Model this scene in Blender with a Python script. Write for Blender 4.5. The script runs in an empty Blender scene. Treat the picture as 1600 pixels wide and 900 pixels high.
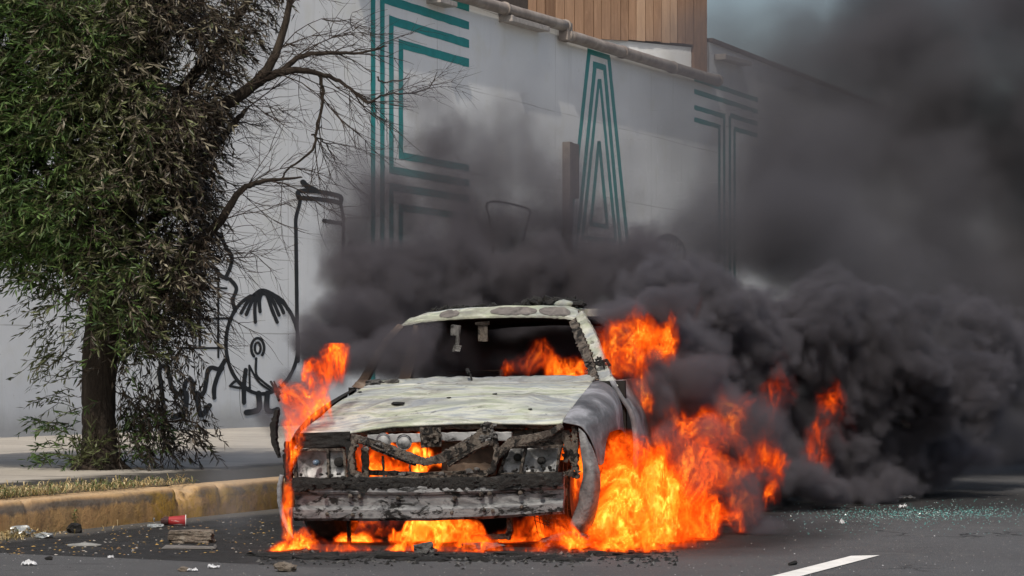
import bpy, math, random, os
from math import radians as R, sin, cos, pi, atan2, sqrt
from mathutils import Vector, Matrix, noise

# ------------------------------------------------------------------ camera, sky, sun, exposure
scene = bpy.context.scene
COL = scene.collection
FPX = 3600.0; HY = 583.0; CAMZ = 1.0
cam_d = bpy.data.cameras.new("camera"); cam = bpy.data.objects.new("camera", cam_d); COL.objects.link(cam)
cam.location = (0, 0, CAMZ); cam.rotation_euler = (R(90), 0, 0)
cam_d.sensor_width = 36.0; cam_d.lens = 36.0 * FPX / 1600.0
cam_d.shift_y = (HY - 450.0) / 1600.0
cam_d.clip_end = 3000; cam_d.clip_start = 0.1
scene.camera = cam
world = bpy.data.worlds.new("World"); scene.world = world; world.use_nodes = True
SUN_EL, SUN_AZ = 52.0, 192.0            # azimuth clockwise from +Y: behind the camera, a little to its left
wn = world.node_tree
bg = wn.nodes["Background"]
sky = wn.nodes.new("ShaderNodeTexSky"); sky.sky_type = 'NISHITA'; sky.sun_disc = False
sky.sun_elevation = R(SUN_EL); sky.sun_rotation = R(SUN_AZ)
sky.air_density = 1.3; sky.dust_density = 4.0; sky.ozone_density = 1.0
wn.links.new(sky.outputs[0], bg.inputs[0]); bg.inputs[1].default_value = 0.13
sun_d = bpy.data.lights.new("sun", 'SUN'); sun = bpy.data.objects.new("sun", sun_d); COL.objects.link(sun)
sun_d.energy = 3.6; sun_d.angle = R(0.6); sun_d.color = (1.0, 0.93, 0.82)
sdir = Vector((sin(R(SUN_AZ)) * cos(R(SUN_EL)), cos(R(SUN_AZ)) * cos(R(SUN_EL)), sin(R(SUN_EL))))
sun.rotation_euler = sdir.to_track_quat('Z', 'Y').to_euler(); sun.location = sdir * 30
vs = scene.view_settings
vs.view_transform = 'Standard'; vs.look = 'None'; vs.exposure = -0.15; vs.gamma = 1.0; vs.use_curve_mapping = False
cy = scene.cycles
cy.use_denoising = True
cy.max_bounces = 7; cy.diffuse_bounces = 3; cy.glossy_bounces = 2; cy.transmission_bounces = 3
cy.volume_bounces = 1; cy.transparent_max_bounces = 12
cy.volume_step_rate = 1.6; cy.volume_max_steps = 320
cy.sample_clamp_indirect = 10.0
cy.use_adaptive_sampling = True; cy.adaptive_threshold = 0.02

# ------------------------------------------------------------------ helpers
rnd = random.Random(7)
def P(px, py, Y):                       # a photo pixel at depth Y as a world point
    return Vector(((px - 800) / FPX * Y, Y, CAMZ + (HY - py) / FPX * Y))
def G(px, py, z=0.0):                   # a photo pixel on the horizontal plane z
    Y = (CAMZ - z) * FPX / (py - HY)
    return Vector(((px - 800) / FPX * Y, Y, z))

def tag(o, label=None, cat=None, group=None, kind=None):
    if label: o['label'] = label
    if cat: o['category'] = cat
    if group: o['group'] = group
    if kind: o['kind'] = kind
    return o
def empty(name, loc, rot=(0, 0, 0)):
    o = bpy.data.objects.new(name, None); COL.objects.link(o)
    o.location = loc; o.rotation_euler = rot; o.empty_display_size = 0.2
    return o

class MB:
    def __init__(s): s.v = []; s.f = []; s.m = []
    def add(s, vs_, fs, mi=0):
        b = len(s.v); s.v.extend([tuple(q) for q in vs_]); s.f.extend([tuple(b + i for i in f) for f in fs]); s.m.extend([mi] * len(fs))
    def box(s, c, size, M=None, mi=0, jit=0.0):
        hx, hy, hz = [q / 2 for q in size]
        p = [Vector((x, y, z)) for x in (-hx, hx) for y in (-hy, hy) for z in (-hz, hz)]
        if jit: p = [q + Vector([rnd.uniform(-jit, jit) for _ in range(3)]) for q in p]
        if M: p = [M @ q for q in p]
        c = Vector(c); p = [q + c for q in p]
        s.add(p, [(0, 1, 3, 2), (4, 6, 7, 5), (0, 4, 5, 1), (2, 3, 7, 6), (0, 2, 6, 4), (1, 5, 7, 3)], mi)
    def tube(s, pts, rad, n=8, mi=0, cap=True, flat=1.0):
        pts = [Vector(p) for p in pts]
        if not isinstance(rad, (list, tuple)): rad = [rad] * len(pts)
        rings = []; up = Vector((0, 0, 1)); prev = None
        for i, p in enumerate(pts):
            t = (pts[min(i + 1, len(pts) - 1)] - pts[max(i - 1, 0)])
            t = t.normalized() if t.length > 1e-9 else Vector((0, 0, 1))
            if prev is None:
                a = t.cross(up)
                if a.length < 0.1: a = t.cross(Vector((1, 0, 0)))
            else: a = prev - t * prev.dot(t)
            a.normalize(); prev = a; b = t.cross(a)
            rings.append([p + (a * cos(2 * pi * k / n) + b * sin(2 * pi * k / n) * flat) * rad[i] for k in range(n)])
        v = [q for r in rings for q in r]; f = []
        for i in range(len(pts) - 1):
            for k in range(n):
                f.append((i * n + k, i * n + (k + 1) % n, (i + 1) * n + (k + 1) % n, (i + 1) * n + k))
        if cap: f.append(tuple(reversed(range(n)))); f.append(tuple((len(pts) - 1) * n + k for k in range(n)))
        s.add(v, f, mi)
    def grid(s, fn, nu, nv, thick=None, mi=0, hole=None):
        """fn(u,v)->Vector; optional shell of given thickness vector; hole(u,v) True leaves a face out"""
        v = [fn(i / nu, j / nv) for j in range(nv + 1) for i in range(nu + 1)]
        v = [Vector(q) for q in v]
        W = nu + 1; keep = {}
        f = []
        for j in range(nv):
            for i in range(nu):
                if hole and hole((i + .5) / nu, (j + .5) / nv): continue
                keep[(i, j)] = 1
                f.append((j * W + i, j * W + i + 1, (j + 1) * W + i + 1, (j + 1) * W + i))
        if thick is None: s.add(v, f, mi); return
        T = Vector(thick); n = len(v)
        v2 = [q + T for q in v]
        f2 = [tuple(reversed([k + n for k in q])) for q in f]
        e = []
        for (i, j) in keep:
            a, b, c, d = j * W + i, j * W + i + 1, (j + 1) * W + i + 1, (j + 1) * W + i
            if (i, j - 1) not in keep: e.append((b, a, a + n, b + n))
            if (i + 1, j) not in keep: e.append((c, b, b + n, c + n))
            if (i, j + 1) not in keep: e.append((d, c, c + n, d + n))
            if (i - 1, j) not in keep: e.append((a, d, d + n, a + n))
        s.add(v + v2, f + f2 + e, mi)
    def lathe(s, prof, n=20, M=None, mi=0):
        """prof: list of (r, h) round local z"""
        v = []
        for r, h in prof:
            for k in range(n): v.append(Vector((r * cos(2 * pi * k / n), r * sin(2 * pi * k / n), h)))
        f = []
        for i in range(len(prof) - 1):
            for k in range(n): f.append((i * n + k, i * n + (k + 1) % n, (i + 1) * n + (k + 1) % n, (i + 1) * n + k))
        f.append(tuple(reversed(range(n)))); f.append(tuple((len(prof) - 1) * n + k for k in range(n)))
        if M: v = [M @ q for q in v]
        s.add(v, f, mi)
    def rock(s, c, size, seed=0, mi=0, sub=2, amp=.3, M=None):
        import bmesh
        bm = bmesh.new(); bmesh.ops.create_icosphere(bm, subdivisions=sub, radius=1)
        vv = []
        for w in bm.verts:
            k = 1 + amp * noise.noise(w.co * 1.6 + Vector((seed, 3 * seed, 1))) + amp * .5 * noise.noise(w.co * 4 + Vector((seed, 0, 5)))
            q = Vector((w.co.x * size[0] * k, w.co.y * size[1] * k, w.co.z * size[2] * k))
            if M: q = M @ q
            vv.append(q + Vector(c))
        ff = [tuple(x.index for x in q.verts) for q in bm.faces]; bm.free(); s.add(vv, ff, mi)
    def build(s, name, mats, parent=None, smooth=False, bevel=0.0, subd=0, rough=0.0, rscale=8.0):
        me = bpy.data.meshes.new(name)
        me.from_pydata(s.v, [], s.f)
        if not isinstance(mats, (list, tuple)): mats = [mats]
        for m in mats: me.materials.append(m)
        if len(mats) > 1: me.polygons.foreach_set('material_index', s.m)
        if smooth: me.polygons.foreach_set('use_smooth', [True] * len(me.polygons))
        me.update(); me.validate()
        o = bpy.data.objects.new(name, me); COL.objects.link(o)
        if parent: o.parent = parent
        if bevel:
            b = o.modifiers.new("bevel", 'BEVEL'); b.width = bevel; b.segments = 2; b.limit_method = 'ANGLE'
        if subd:
            b = o.modifiers.new("subd", 'SUBSURF'); b.subdivision_type = 'SIMPLE'; b.levels = subd; b.render_levels = subd
        if rough:
            t = bpy.data.textures.new(name + "_bumps", 'CLOUDS'); t.noise_scale = 1.0 / rscale; t.noise_depth = 3
            b = o.modifiers.new("rough", 'DISPLACE'); b.texture = t; b.strength = rough; b.mid_level = .5; b.texture_coords = 'LOCAL'
        return o

# ------------------------------------------------------------------ materials
def newmat(name):
    m = bpy.data.materials.new(name); m.use_nodes = True
    nt = m.node_tree; nt.nodes.clear()
    return m, nt
class NT:
    """small helper to write node graphs"""
    def __init__(s, nt): s.nt = nt
    def n(s, t, **kw):
        x = s.nt.nodes.new(t)
        for k, v in kw.items(): setattr(x, k, v)
        return x
    def l(s, a, b): s.nt.links.new(a, b)
    def val(s, sock, v):
        if hasattr(v, 'is_output') or isinstance(v, bpy.types.NodeSocket): s.l(v, sock)
        else: sock.default_value = v
    def math(s, op, a, b=0.0, c=0.0, clamp=False):
        x = s.n('ShaderNodeMath', operation=op, use_clamp=clamp)
        for i, q in enumerate((a, b, c)):
            if i < len(x.inputs): s.val(x.inputs[i], q)
        return x.outputs[0]
    def vmath(s, op, a, b=None, scale=None):
        x = s.n('ShaderNodeVectorMath', operation=op)
        s.val(x.inputs[0], a)
        if b is not None: s.val(x.inputs[1], b)
        if scale is not None: s.val(x.inputs['Scale'], scale)
        return x.outputs['Value'] if op in ('LENGTH', 'DISTANCE', 'DOT_PRODUCT') else x.outputs[0]
    def noise(s, vec, scale, detail=4, rough=.55, dist=0.0, color=False):
        x = s.n('ShaderNodeTexNoise'); s.val(x.inputs['Vector'], vec)
        x.inputs['Scale'].default_value = scale; x.inputs['Detail'].default_value = detail
        x.inputs['Roughness'].default_value = rough; x.inputs['Distortion'].default_value = dist
        return x.outputs[1] if color else x.outputs[0]
    def voro(s, vec, scale, feature='F1', smooth=None, detail=0):
        x = s.n('ShaderNodeTexVoronoi', feature=feature); s.val(x.inputs['Vector'], vec)
        x.inputs['Scale'].default_value = scale
        if detail: x.inputs['Detail'].default_value = detail
        if smooth is not None and feature == 'SMOOTH_F1': x.inputs['Smoothness'].default_value = smooth
        return x.outputs['Distance']
    def ramp(s, fac, stops, interp='LINEAR'):
        x = s.n('ShaderNodeValToRGB'); cr = x.color_ramp; cr.interpolation = interp
        while len(cr.elements) > 1: cr.elements.remove(cr.elements[0])
        for i, (p, c) in enumerate(stops):
            e = cr.elements[0] if i == 0 else cr.elements.new(p)
            e.position = p; e.color = (*c, 1) if len(c) == 3 else c
        s.l(fac, x.inputs[0]); return x.outputs[0]
    def mix(s, fac, a, b, blend='MIX'):
        x = s.n('ShaderNodeMix', data_type='RGBA', blend_type=blend)
        s.val(x.inputs[0], fac)
        for sock, q in ((x.inputs[6], a), (x.inputs[7], b)):
            if isinstance(q, tuple): sock.default_value = (*q, 1) if len(q) == 3 else q
            else: s.l(q, sock)
        return x.outputs[2]
    def mapr(s, v, a, b, c=0.0, d=1.0, smooth=False):
        x = s.n('ShaderNodeMapRange', interpolation_type='SMOOTHSTEP' if smooth else 'LINEAR'); s.val(x.inputs[0], v)
        for i, q in enumerate((a, b, c, d)): x.inputs[i + 1].default_value = q
        return x.outputs[0]
    def coords(s, kind='Object', scale=None):
        c = s.n('ShaderNodeTexCoord').outputs[kind]
        if scale: 
            c = s.vmath('MULTIPLY', c, scale)
        return c
    def finish(s, color, rough=.8, metal=0.0, bump=None, bstr=.4, bdist=.01, spec=.4, extra=None):
        b = s.n('ShaderNodeBsdfPrincipled'); o = s.n('ShaderNodeOutputMaterial')
        if isinstance(color, tuple): b.inputs['Base Color'].default_value = (*color, 1)
        else: s.l(color, b.inputs['Base Color'])
        s.val(b.inputs['Roughness'], rough); s.val(b.inputs['Metallic'], metal)
        b.inputs['Specular IOR Level'].default_value = spec
        if bump is not None:
            x = s.n('ShaderNodeBump'); x.inputs['Strength'].default_value = bstr; x.inputs['Distance'].default_value = bdist
            s.l(bump, x.inputs['Height']); s.l(x.outputs[0], b.inputs['Normal'])
        s.l(b.outputs[0], o.inputs['Surface'])
        return b
def simple(name, col, rough=.7, metal=0., var=.25, scale=12., bump=.3, bdist=.004, spec=.4):
    m, nt = newmat(name); n = NT(nt); c = n.coords()
    a = n.noise(c, scale, 5, .6)
    lo = tuple(q * (1 - var) for q in col); hi = tuple(min(1, q * (1 + var)) for q in col)
    cc = n.ramp(a, [(.3, lo), (.7, hi)])
    n.finish(cc, rough, metal, n.noise(c, scale * 5, 4), bump, bdist, spec)
    return m
def mottle(name, stops, scale=6., soot=.5, sootc=(.012, .011, .01), ash=.0, ashc=(.55, .56, .55), rough=.75, metal=.0, bump=.6, bdist=.006, stretch=(1, 1, 1), sscale=None, soft=.08):
    """burnt metal: a base ramp, soot patches over it, flecks of ash"""
    m, nt = newmat(name); n = NT(nt); c = n.coords(scale=stretch)
    a = n.noise(c, scale, 6, .6, .8)
    col = n.ramp(a, stops)
    if ash:
        k = n.noise(c, scale * 4.1, 5, .7)
        col = n.mix(n.mapr(k, 1 - ash - soft, 1 - ash + soft), col, ashc)
    if soot:
        k = n.noise(c, sscale or scale * 1.3, 6, .72, .6)
        col = n.mix(n.mapr(k, 1 - soot - soft, 1 - soot + soft), col, sootc)
    h = n.noise(c, scale * 7, 6, .7)
    n.finish(col, rough, metal, h, bump, bdist)
    return m
# ------------------------------------------------------------------ smoke and flames: density grids evaluated from fields
def blob_field(n, pos, blobs, nz=None):
    """blobs: (world centre, (rx,ry,rz), weight, softness). Returns a density field."""
    out = None
    for (c, r, w, soft) in blobs:
        d = n.vmath('SUBTRACT', pos, tuple(c))
        d = n.vmath('MULTIPLY', d, (1 / r[0], 1 / r[1], 1 / r[2]))
        e = n.math('SUBTRACT', 1.0, n.vmath('LENGTH', d))
        if nz is not None: e = n.math('ADD', e, nz)
        e = n.math('MULTIPLY', e, 1.0 / soft, clamp=True)
        e = n.math('MULTIPLY', e, w)
        out = e if out is None else n.math('MAXIMUM', out, e)
    return out
def volume_object(name, lo, hi, voxel, field, mat):
    vd = bpy.data.volumes.new(name); o = bpy.data.objects.new(name, vd); COL.objects.link(o)
    ng = bpy.data.node_groups.new(name + "_field", 'GeometryNodeTree')
    ng.interface.new_socket('Geometry', in_out='INPUT', socket_type='NodeSocketGeometry')
    ng.interface.new_socket('Geometry', in_out='OUTPUT', socket_type='NodeSocketGeometry')
    n = NT(ng)
    out = n.n('NodeGroupOutput'); cube = n.n('GeometryNodeVolumeCube')
    pos = n.n('GeometryNodeInputPosition').outputs[0]
    n.l(field(n, pos), cube.inputs['Density'])
    cube.inputs['Min'].default_value = lo; cube.inputs['Max'].default_value = hi
    for k, a in enumerate('XYZ'): cube.inputs['Resolution ' + a].default_value = max(4, int((hi[k] - lo[k]) / voxel))
    sm = n.n('GeometryNodeSetMaterial'); sm.inputs['Material'].default_value = mat
    n.l(cube.outputs[0], sm.inputs[0]); n.l(sm.outputs[0], out.inputs[0])
    md = o.modifiers.new("field", 'NODES'); md.node_group = ng
    vd.materials.append(mat)
    return o
def smoke_mat(name, dens, color, aniso=.2):
    m, nt = newmat(name); n = NT(nt)
    v = n.n('ShaderNodeVolumePrincipled'); o = n.n('ShaderNodeOutputMaterial')
    v.inputs['Color'].default_value = (*color, 1); v.inputs['Anisotropy'].default_value = aniso
    v.inputs['Density'].default_value = dens; v.inputs['Density Attribute'].default_value = 'density'
    n.l(v.outputs[0], o.inputs['Volume']); return m
def flame_mat(name, strength, absorb, hot=1.0):
    m, nt = newmat(name); n = NT(nt)
    at = n.n('ShaderNodeAttribute'); at.attribute_name = 'density'; d = at.outputs['Fac']
    col = n.ramp(d, [(0.0, (1, .05, .002)), (.2, (1, .09, .004)), (.5, (1, .165, .008)), (.8, (1, .29, .02)), (1.0, (1, .44, .06))])
    e = n.n('ShaderNodeEmission'); n.l(col, e.inputs[0])
    n.l(n.math('MULTIPLY', n.math('POWER', d, 1.6), strength), e.inputs[1])
    a = n.n('ShaderNodeVolumeAbsorption'); a.inputs[0].default_value = (.25, .08, .03, 1)
    n.l(n.math('MULTIPLY', d, absorb), a.inputs[1])
    s = n.n('ShaderNodeAddShader'); n.l(e.outputs[0], s.inputs[0]); n.l(a.outputs[0], s.inputs[1])
    o = n.n('ShaderNodeOutputMaterial'); n.l(s.outputs[0], o.inputs['Volume']); return m

def B(px, py, Y, rx, ry, rd, w=1.0, soft=.5):      # a puff from its photo pixel, pixel radii, depth radius in metres
    k = Y / FPX
    return (P(px, py, Y), (rx * k, rd, ry * k), w, soft)
def bounds(blobs, pad, zmin=None):
    lo = [min(b[0][i] - b[1][i] for b in blobs) - pad for i in range(3)]
    hi = [max(b[0][i] + b[1][i] for b in blobs) + pad for i in range(3)]
    if zmin is not None: lo[2] = max(lo[2], zmin)
    return tuple(lo), tuple(hi)
def smoke_field(blobs, warp, lump, fine):
    """warp: [(scale, amp)]; lump: [(voronoi scale, amp)]; fine: (scale, amp)"""
    def f(n, pos):
        p = pos
        for sc, am in warp:
            c = n.noise(p, sc, 2, .5, color=True)
            p = n.vmath('ADD', p, n.vmath('SCALE', n.vmath('SUBTRACT', c, (.5, .5, .5)), scale=am * 2))
        nz = None
        for sc, am in lump:
            d = n.voro(p, sc, 'SMOOTH_F1', .35)
            q = n.math('MULTIPLY', n.math('SUBTRACT', .45, d), am)
            nz = q if nz is None else n.math('ADD', nz, q)
        q = n.math('MULTIPLY', n.math('SUBTRACT', n.noise(p, fine[0], 5, .62), .5), fine[1])
        nz = q if nz is None else n.math('ADD', nz, q)
        return blob_field(n, p, blobs, nz)
    return f
def flame_field(blobs, warp, scale, stretch=.62, k=8.0, pw=1.5, lean=(.25, 0, 0), glow=.05, edge=.8):
    """sheets of flame: thin folded surfaces of a warped noise, thickest low down, torn into tongues"""
    def f(n, pos):
        p = pos
        for sc, am in warp:
            q = n.vmath('MULTIPLY', p, (1, 1, .55))
            c = n.noise(q, sc, 1, .5, color=True)
            p = n.vmath('ADD', p, n.vmath('MULTIPLY', n.vmath('SUBTRACT', c, (.5, .5, .5)), (am * 2, am * 2, am * 3)))
        q = n.vmath('MULTIPLY', p, (1, .8, stretch))
        def ridge(sc, det, kk, seed):
            a = n.noise(n.vmath('ADD', q, (seed, seed * .7, 0)), sc, det, .5, .25)
            r = n.math('SUBTRACT', 1.0, n.math('MULTIPLY', n.math('ABSOLUTE', n.math('SUBTRACT', a, .5)), kk * 2), clamp=True)
            return n.math('POWER', r, pw)
        r = n.math('ADD', ridge(scale, 2, k, 0), n.math('MULTIPLY', ridge(scale * 2.1, 1, k * .8, 3.7), .45))
        r = n.math('MAXIMUM', r, n.math('MULTIPLY', ridge(scale * .5, 1, k * 1.7, 8.1), .8))
        big = n.mapr(n.noise(q, scale * .30, 2, .55), .38, .62, .0, 1.0, True)
        nz = n.math('MULTIPLY', n.math('SUBTRACT', n.noise(q, scale * .55, 3, .6), .5), 1.5 * edge)
        e = blob_field(n, p, blobs, nz)
        r = n.math('ADD', n.math('MULTIPLY', r, n.math('ADD', n.math('MULTIPLY', big, .85), .22)), n.math('MULTIPLY', big, glow))
        return n.math('MULTIPLY', e, r)
    return f
# ------------------------------------------------------------------ the setting: road, kerb, pavement
ST = R(24.7)                                     # heading of the street
SD = Vector((sin(ST), cos(ST), 0)); SN = Vector((cos(ST), -sin(ST), 0))      # along the street; towards the road
K0 = Vector((-3.11, 14.0, 0))                    # a point at the foot of the kerb
def S(a, b, z=0.0): return K0 + SD * a + SN * b + Vector((0, 0, z))
def wob(a, k=1.0): return k * noise.noise(Vector((a * .7, 3.1, 0))) + k * .5 * noise.noise(Vector((a * 2.3, 7.1, 0)))

m, nt = newmat('asphalt'); n = NT(nt); c = n.coords()
gr = n.noise(c, 160, 3, .7); base = n.ramp(gr, [(.3, (.042, .042, .044)), (.55, (.10, .10, .103)), (.78, (.21, .21, .21))])
big = n.noise(c, .55, 4, .6); base = n.mix(n.mapr(big, .35, .7, 0, .45), base, (.045, .044, .045))
sp = n.voro(c, 26); base = n.mix(n.math('LESS_THAN', sp, .10), base, (.30, .29, .27))
cr_ = n.voro(n.vmath('ADD', c, n.vmath('SCALE', n.noise(c, 1.3, 4, .6, color=True), scale=1.4)), .28, 'DISTANCE_TO_EDGE'); base = n.mix(n.math('MULTIPLY', n.math('LESS_THAN', cr_, .004), n.mapr(n.noise(c, .6, 3), .45, .6)), base, (.02, .02, .02))
base = n.mix(n.mapr(n.noise(c, 2.1, 6, .7), .56, .70, 0, .4), base, (.15, .147, .14))
base = n.mix(n.mapr(n.noise(n.vmath('MULTIPLY', c, (.9, 2.5, 1)), 1.7, 5, .7), .60, .70, 0, .55), base, (.025, .025, .026))
# darker ground: a strip along the kerb and a sooty patch round the car
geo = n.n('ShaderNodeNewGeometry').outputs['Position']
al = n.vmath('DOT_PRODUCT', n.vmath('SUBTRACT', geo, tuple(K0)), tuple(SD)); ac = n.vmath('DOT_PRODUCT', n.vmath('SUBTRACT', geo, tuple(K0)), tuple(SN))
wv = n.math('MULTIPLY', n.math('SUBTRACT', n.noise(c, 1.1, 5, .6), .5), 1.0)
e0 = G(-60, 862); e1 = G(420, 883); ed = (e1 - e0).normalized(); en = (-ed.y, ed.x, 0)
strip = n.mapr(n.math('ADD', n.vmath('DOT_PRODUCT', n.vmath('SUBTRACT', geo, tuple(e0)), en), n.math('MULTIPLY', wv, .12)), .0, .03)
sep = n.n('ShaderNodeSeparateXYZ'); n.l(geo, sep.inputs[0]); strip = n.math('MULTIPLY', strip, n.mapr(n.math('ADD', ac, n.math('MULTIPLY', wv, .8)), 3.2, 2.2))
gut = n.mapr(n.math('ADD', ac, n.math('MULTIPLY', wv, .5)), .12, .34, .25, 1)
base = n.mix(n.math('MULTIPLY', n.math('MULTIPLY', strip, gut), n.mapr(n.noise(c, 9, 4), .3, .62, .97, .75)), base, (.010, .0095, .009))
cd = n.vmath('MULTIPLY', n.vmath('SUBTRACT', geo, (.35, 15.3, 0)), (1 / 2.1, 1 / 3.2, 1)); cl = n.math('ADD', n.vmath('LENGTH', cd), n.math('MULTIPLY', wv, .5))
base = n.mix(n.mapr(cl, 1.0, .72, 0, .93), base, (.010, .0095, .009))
ud = n.vmath('MULTIPLY', n.vmath('SUBTRACT', geo, (2.3, 18.4, 0)), (1 / 3.0, 1 / 2.6, 1)); ul = n.math('ADD', n.vmath('LENGTH', ud), n.math('MULTIPLY', wv, .5))  # shade of the plume on the road, painted into the asphalt colour
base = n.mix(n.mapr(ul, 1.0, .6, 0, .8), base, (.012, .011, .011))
# dusty gutter by the kerb
base = n.mix(n.math('MULTIPLY', n.mapr(ac, .34, .16), n.mapr(n.noise(c, 3, 5), .3, .7, .3, .8)), base, (.11, .10, .085))
rgh = n.mapr(big, .3, .7, .72, .92)
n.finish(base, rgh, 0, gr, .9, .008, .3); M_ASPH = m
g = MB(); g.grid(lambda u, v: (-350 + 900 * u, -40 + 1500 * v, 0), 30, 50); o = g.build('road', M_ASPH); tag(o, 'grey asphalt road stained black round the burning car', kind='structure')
# painted lane dash
M_PAINT = mottle('worn_white_paint', [(.3, (.62, .61, .58)), (.7, (.78, .77, .74))], 9, .10, (.12, .12, .12), rough=.7, bump=.2, sscale=40)
dash = MB(); a, b = G(1203, 902, .004), G(1334, 868.5, .004); d2 = (b - a).normalized(); sd = Vector((d2.y, -d2.x, 0))
a0 = a - d2 * 1.6
def q(u, v): 
    w = (u - .5) * .13; e = .05 * (u) * (1 if v > .99 else 0)
    return a0.lerp(b, v) + sd * (w + .05) + d2 * (.11 * (u if v > .99 else 0)) + Vector((.004 * noise.noise(Vector((v * 40, u, 0))), 0, 0))
dash.grid(q, 2, 40); tag(dash.build('road_marking', M_PAINT), 'white painted lane dash on the asphalt', kind='structure')
for px, py in ((1515, 697),):
    mk = MB(); p = G(px, py, .004); mk.grid(lambda u, v: p + SD * (v - .5) * 2.2 + SN * (u - .5) * .07, 1, 12); tag(mk.build('road_marking', M_PAINT), 'faint white lane dash far along the road', kind='structure')

# kerb: broken, ochre painted
m, nt = newmat('kerb_paint'); n = NT(nt); c = n.coords()
col = n.ramp(n.noise(c, 2.2, 6, .65, .5), [(.30, (.26, .155, .075)), (.45, (.38, .235, .11)), (.60, (.42, .27, .12)), (.72, (.22, .15, .085))])
geo = n.n('ShaderNodeNewGeometry').outputs['Position']; sx = n.n('ShaderNodeSeparateXYZ'); n.l(geo, sx.inputs[0])
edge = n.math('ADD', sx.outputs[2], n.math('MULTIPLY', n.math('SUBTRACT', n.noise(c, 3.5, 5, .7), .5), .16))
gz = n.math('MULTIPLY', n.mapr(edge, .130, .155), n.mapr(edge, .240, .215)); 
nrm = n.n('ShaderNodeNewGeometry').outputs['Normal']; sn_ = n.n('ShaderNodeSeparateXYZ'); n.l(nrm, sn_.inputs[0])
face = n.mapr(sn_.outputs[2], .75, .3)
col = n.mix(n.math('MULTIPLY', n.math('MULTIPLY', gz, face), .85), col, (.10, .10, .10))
al = n.vmath('DOT_PRODUCT', n.vmath('SUBTRACT', geo, tuple(K0)), tuple(SD))
yel = n.math('MULTIPLY', n.mapr(n.math('ADD', al, n.math('MULTIPLY', n.math('SUBTRACT', n.noise(c, 3, 4), .5), 1.2)), 1.3, 1.7), n.math('MULTIPLY', face, n.mapr(n.noise(c, 6, 5, .7), .42, .52)))
col = n.mix(n.math('MULTIPLY', yel, .75), col, (.36, .22, .03))
sootk = n.mapr(n.math('ADD', al, n.math('MULTIPLY', n.math('SUBTRACT', n.noise(c, 2, 5, .6), .5), 2.0)), 2.4, 4.0)
col = n.mix(n.math('MULTIPLY', sootk, .86), col, (.05, .047, .045))
col = n.mix(n.mapr(n.noise(c, 14, 6, .75), .52, .66, 0, .65), col, (.12, .08, .05))
col = n.mix(n.mapr(n.noise(n.vmath('MULTIPLY', c, (5, 5, 1.2)), 1.0, 5, .7), .52, .66, 0, .55), col, (.15, .11, .08))
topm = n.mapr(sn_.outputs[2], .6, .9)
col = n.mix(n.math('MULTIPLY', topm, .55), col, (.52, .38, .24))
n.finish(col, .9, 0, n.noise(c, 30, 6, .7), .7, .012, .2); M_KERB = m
KH = .215
def kerb_pt(a, b, z):
    k = Vector((a, b * 3, z * 4))
    j = .012 * noise.noise(k * 3) + .007 * noise.noise(k * 9)
    chip = 0
    for (ca, wd, dp) in ((2.02, .07, .05), (2.16, .10, .035), (2.55, .05, .022), (-1.2, .28, .05), (-1.75, .3, .08), (.3, .05, .012), (5.2, .08, .03), (8.4, .08, .03)):
        q = min(1, 2.2 * max(0, 1 - abs(a - ca) / wd)) * (1 + .8 * noise.noise(Vector((a * 16, z * 14, 0))) + .5 * noise.noise(Vector((a * 45, z * 30, 0))))
        chip = max(chip, dp * q)
    return S(a, b - chip * max(0, (z - .05) / KH) + j, z - chip * (1.0 if z > KH * .8 and b > -.1 else .25))
prof = [(0.0, -.03), (.004, .06), (-.004, .13), (-.012, .18), (-.028, .205), (-.055, KH), (-.14, KH + .004), (-.22, KH + .002), (-.25, KH - .03)]
kb = MB(); N = 1400
kb.grid(lambda u, v: kerb_pt(-8 + 30 * u, *prof[int(round(v * 8))]), N, 8)
kb.grid(lambda u, v: S(22 + 140 * u, *prof[int(round(v * 8))]), 20, 8)
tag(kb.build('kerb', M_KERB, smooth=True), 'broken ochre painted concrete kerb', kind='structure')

# pavement: concrete slabs up to the wall
m, nt = newmat('pavement_concrete'); n = NT(nt); c = n.coords()
geo = n.n('ShaderNodeNewGeometry').outputs['Position']
al = n.vmath('DOT_PRODUCT', n.vmath('SUBTRACT', geo, tuple(K0)), tuple(SD)); ac = n.vmath('DOT_PRODUCT', n.vmath('SUBTRACT', geo, tuple(K0)), tuple(SN))
col = n.ramp(n.noise(c, .9, 6, .6), [(.3, (.30, .275, .24)), (.7, (.42, .385, .335))])
col = n.mix(n.mapr(n.noise(c, 12, 6, .7), .5, .75, 0, .35), col, (.18, .165, .15))
fr = n.math('FRACT', n.math('DIVIDE', al, 3.1)); j1 = n.math('LESS_THAN', fr, .006)
fr2 = n.math('FRACT', n.math('DIVIDE', n.math('ADD', ac, .9), 2.35)); j2 = n.math('LESS_THAN', fr2, .006)
col = n.mix(n.math('MAXIMUM', j1, j2), col, (.07, .065, .06))
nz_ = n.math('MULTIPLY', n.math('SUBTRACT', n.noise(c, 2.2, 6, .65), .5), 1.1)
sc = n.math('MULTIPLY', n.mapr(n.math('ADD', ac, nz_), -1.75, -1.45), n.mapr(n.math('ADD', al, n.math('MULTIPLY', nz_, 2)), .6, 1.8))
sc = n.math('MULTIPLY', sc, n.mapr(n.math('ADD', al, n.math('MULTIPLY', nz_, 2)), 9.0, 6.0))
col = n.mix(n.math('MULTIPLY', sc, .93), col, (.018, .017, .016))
n.finish(col, .92, 0, n.noise(c, 50, 5, .7), .4, .006, .2); M_PAV = m
pv = MB(); pv.grid(lambda u, v: S(-12 + 160 * u, -.24 - 8.5 * v, .212), 60, 12); tag(pv.build('pavement', M_PAV), 'pale concrete pavement between the kerb and the wall', kind='structure')
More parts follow.
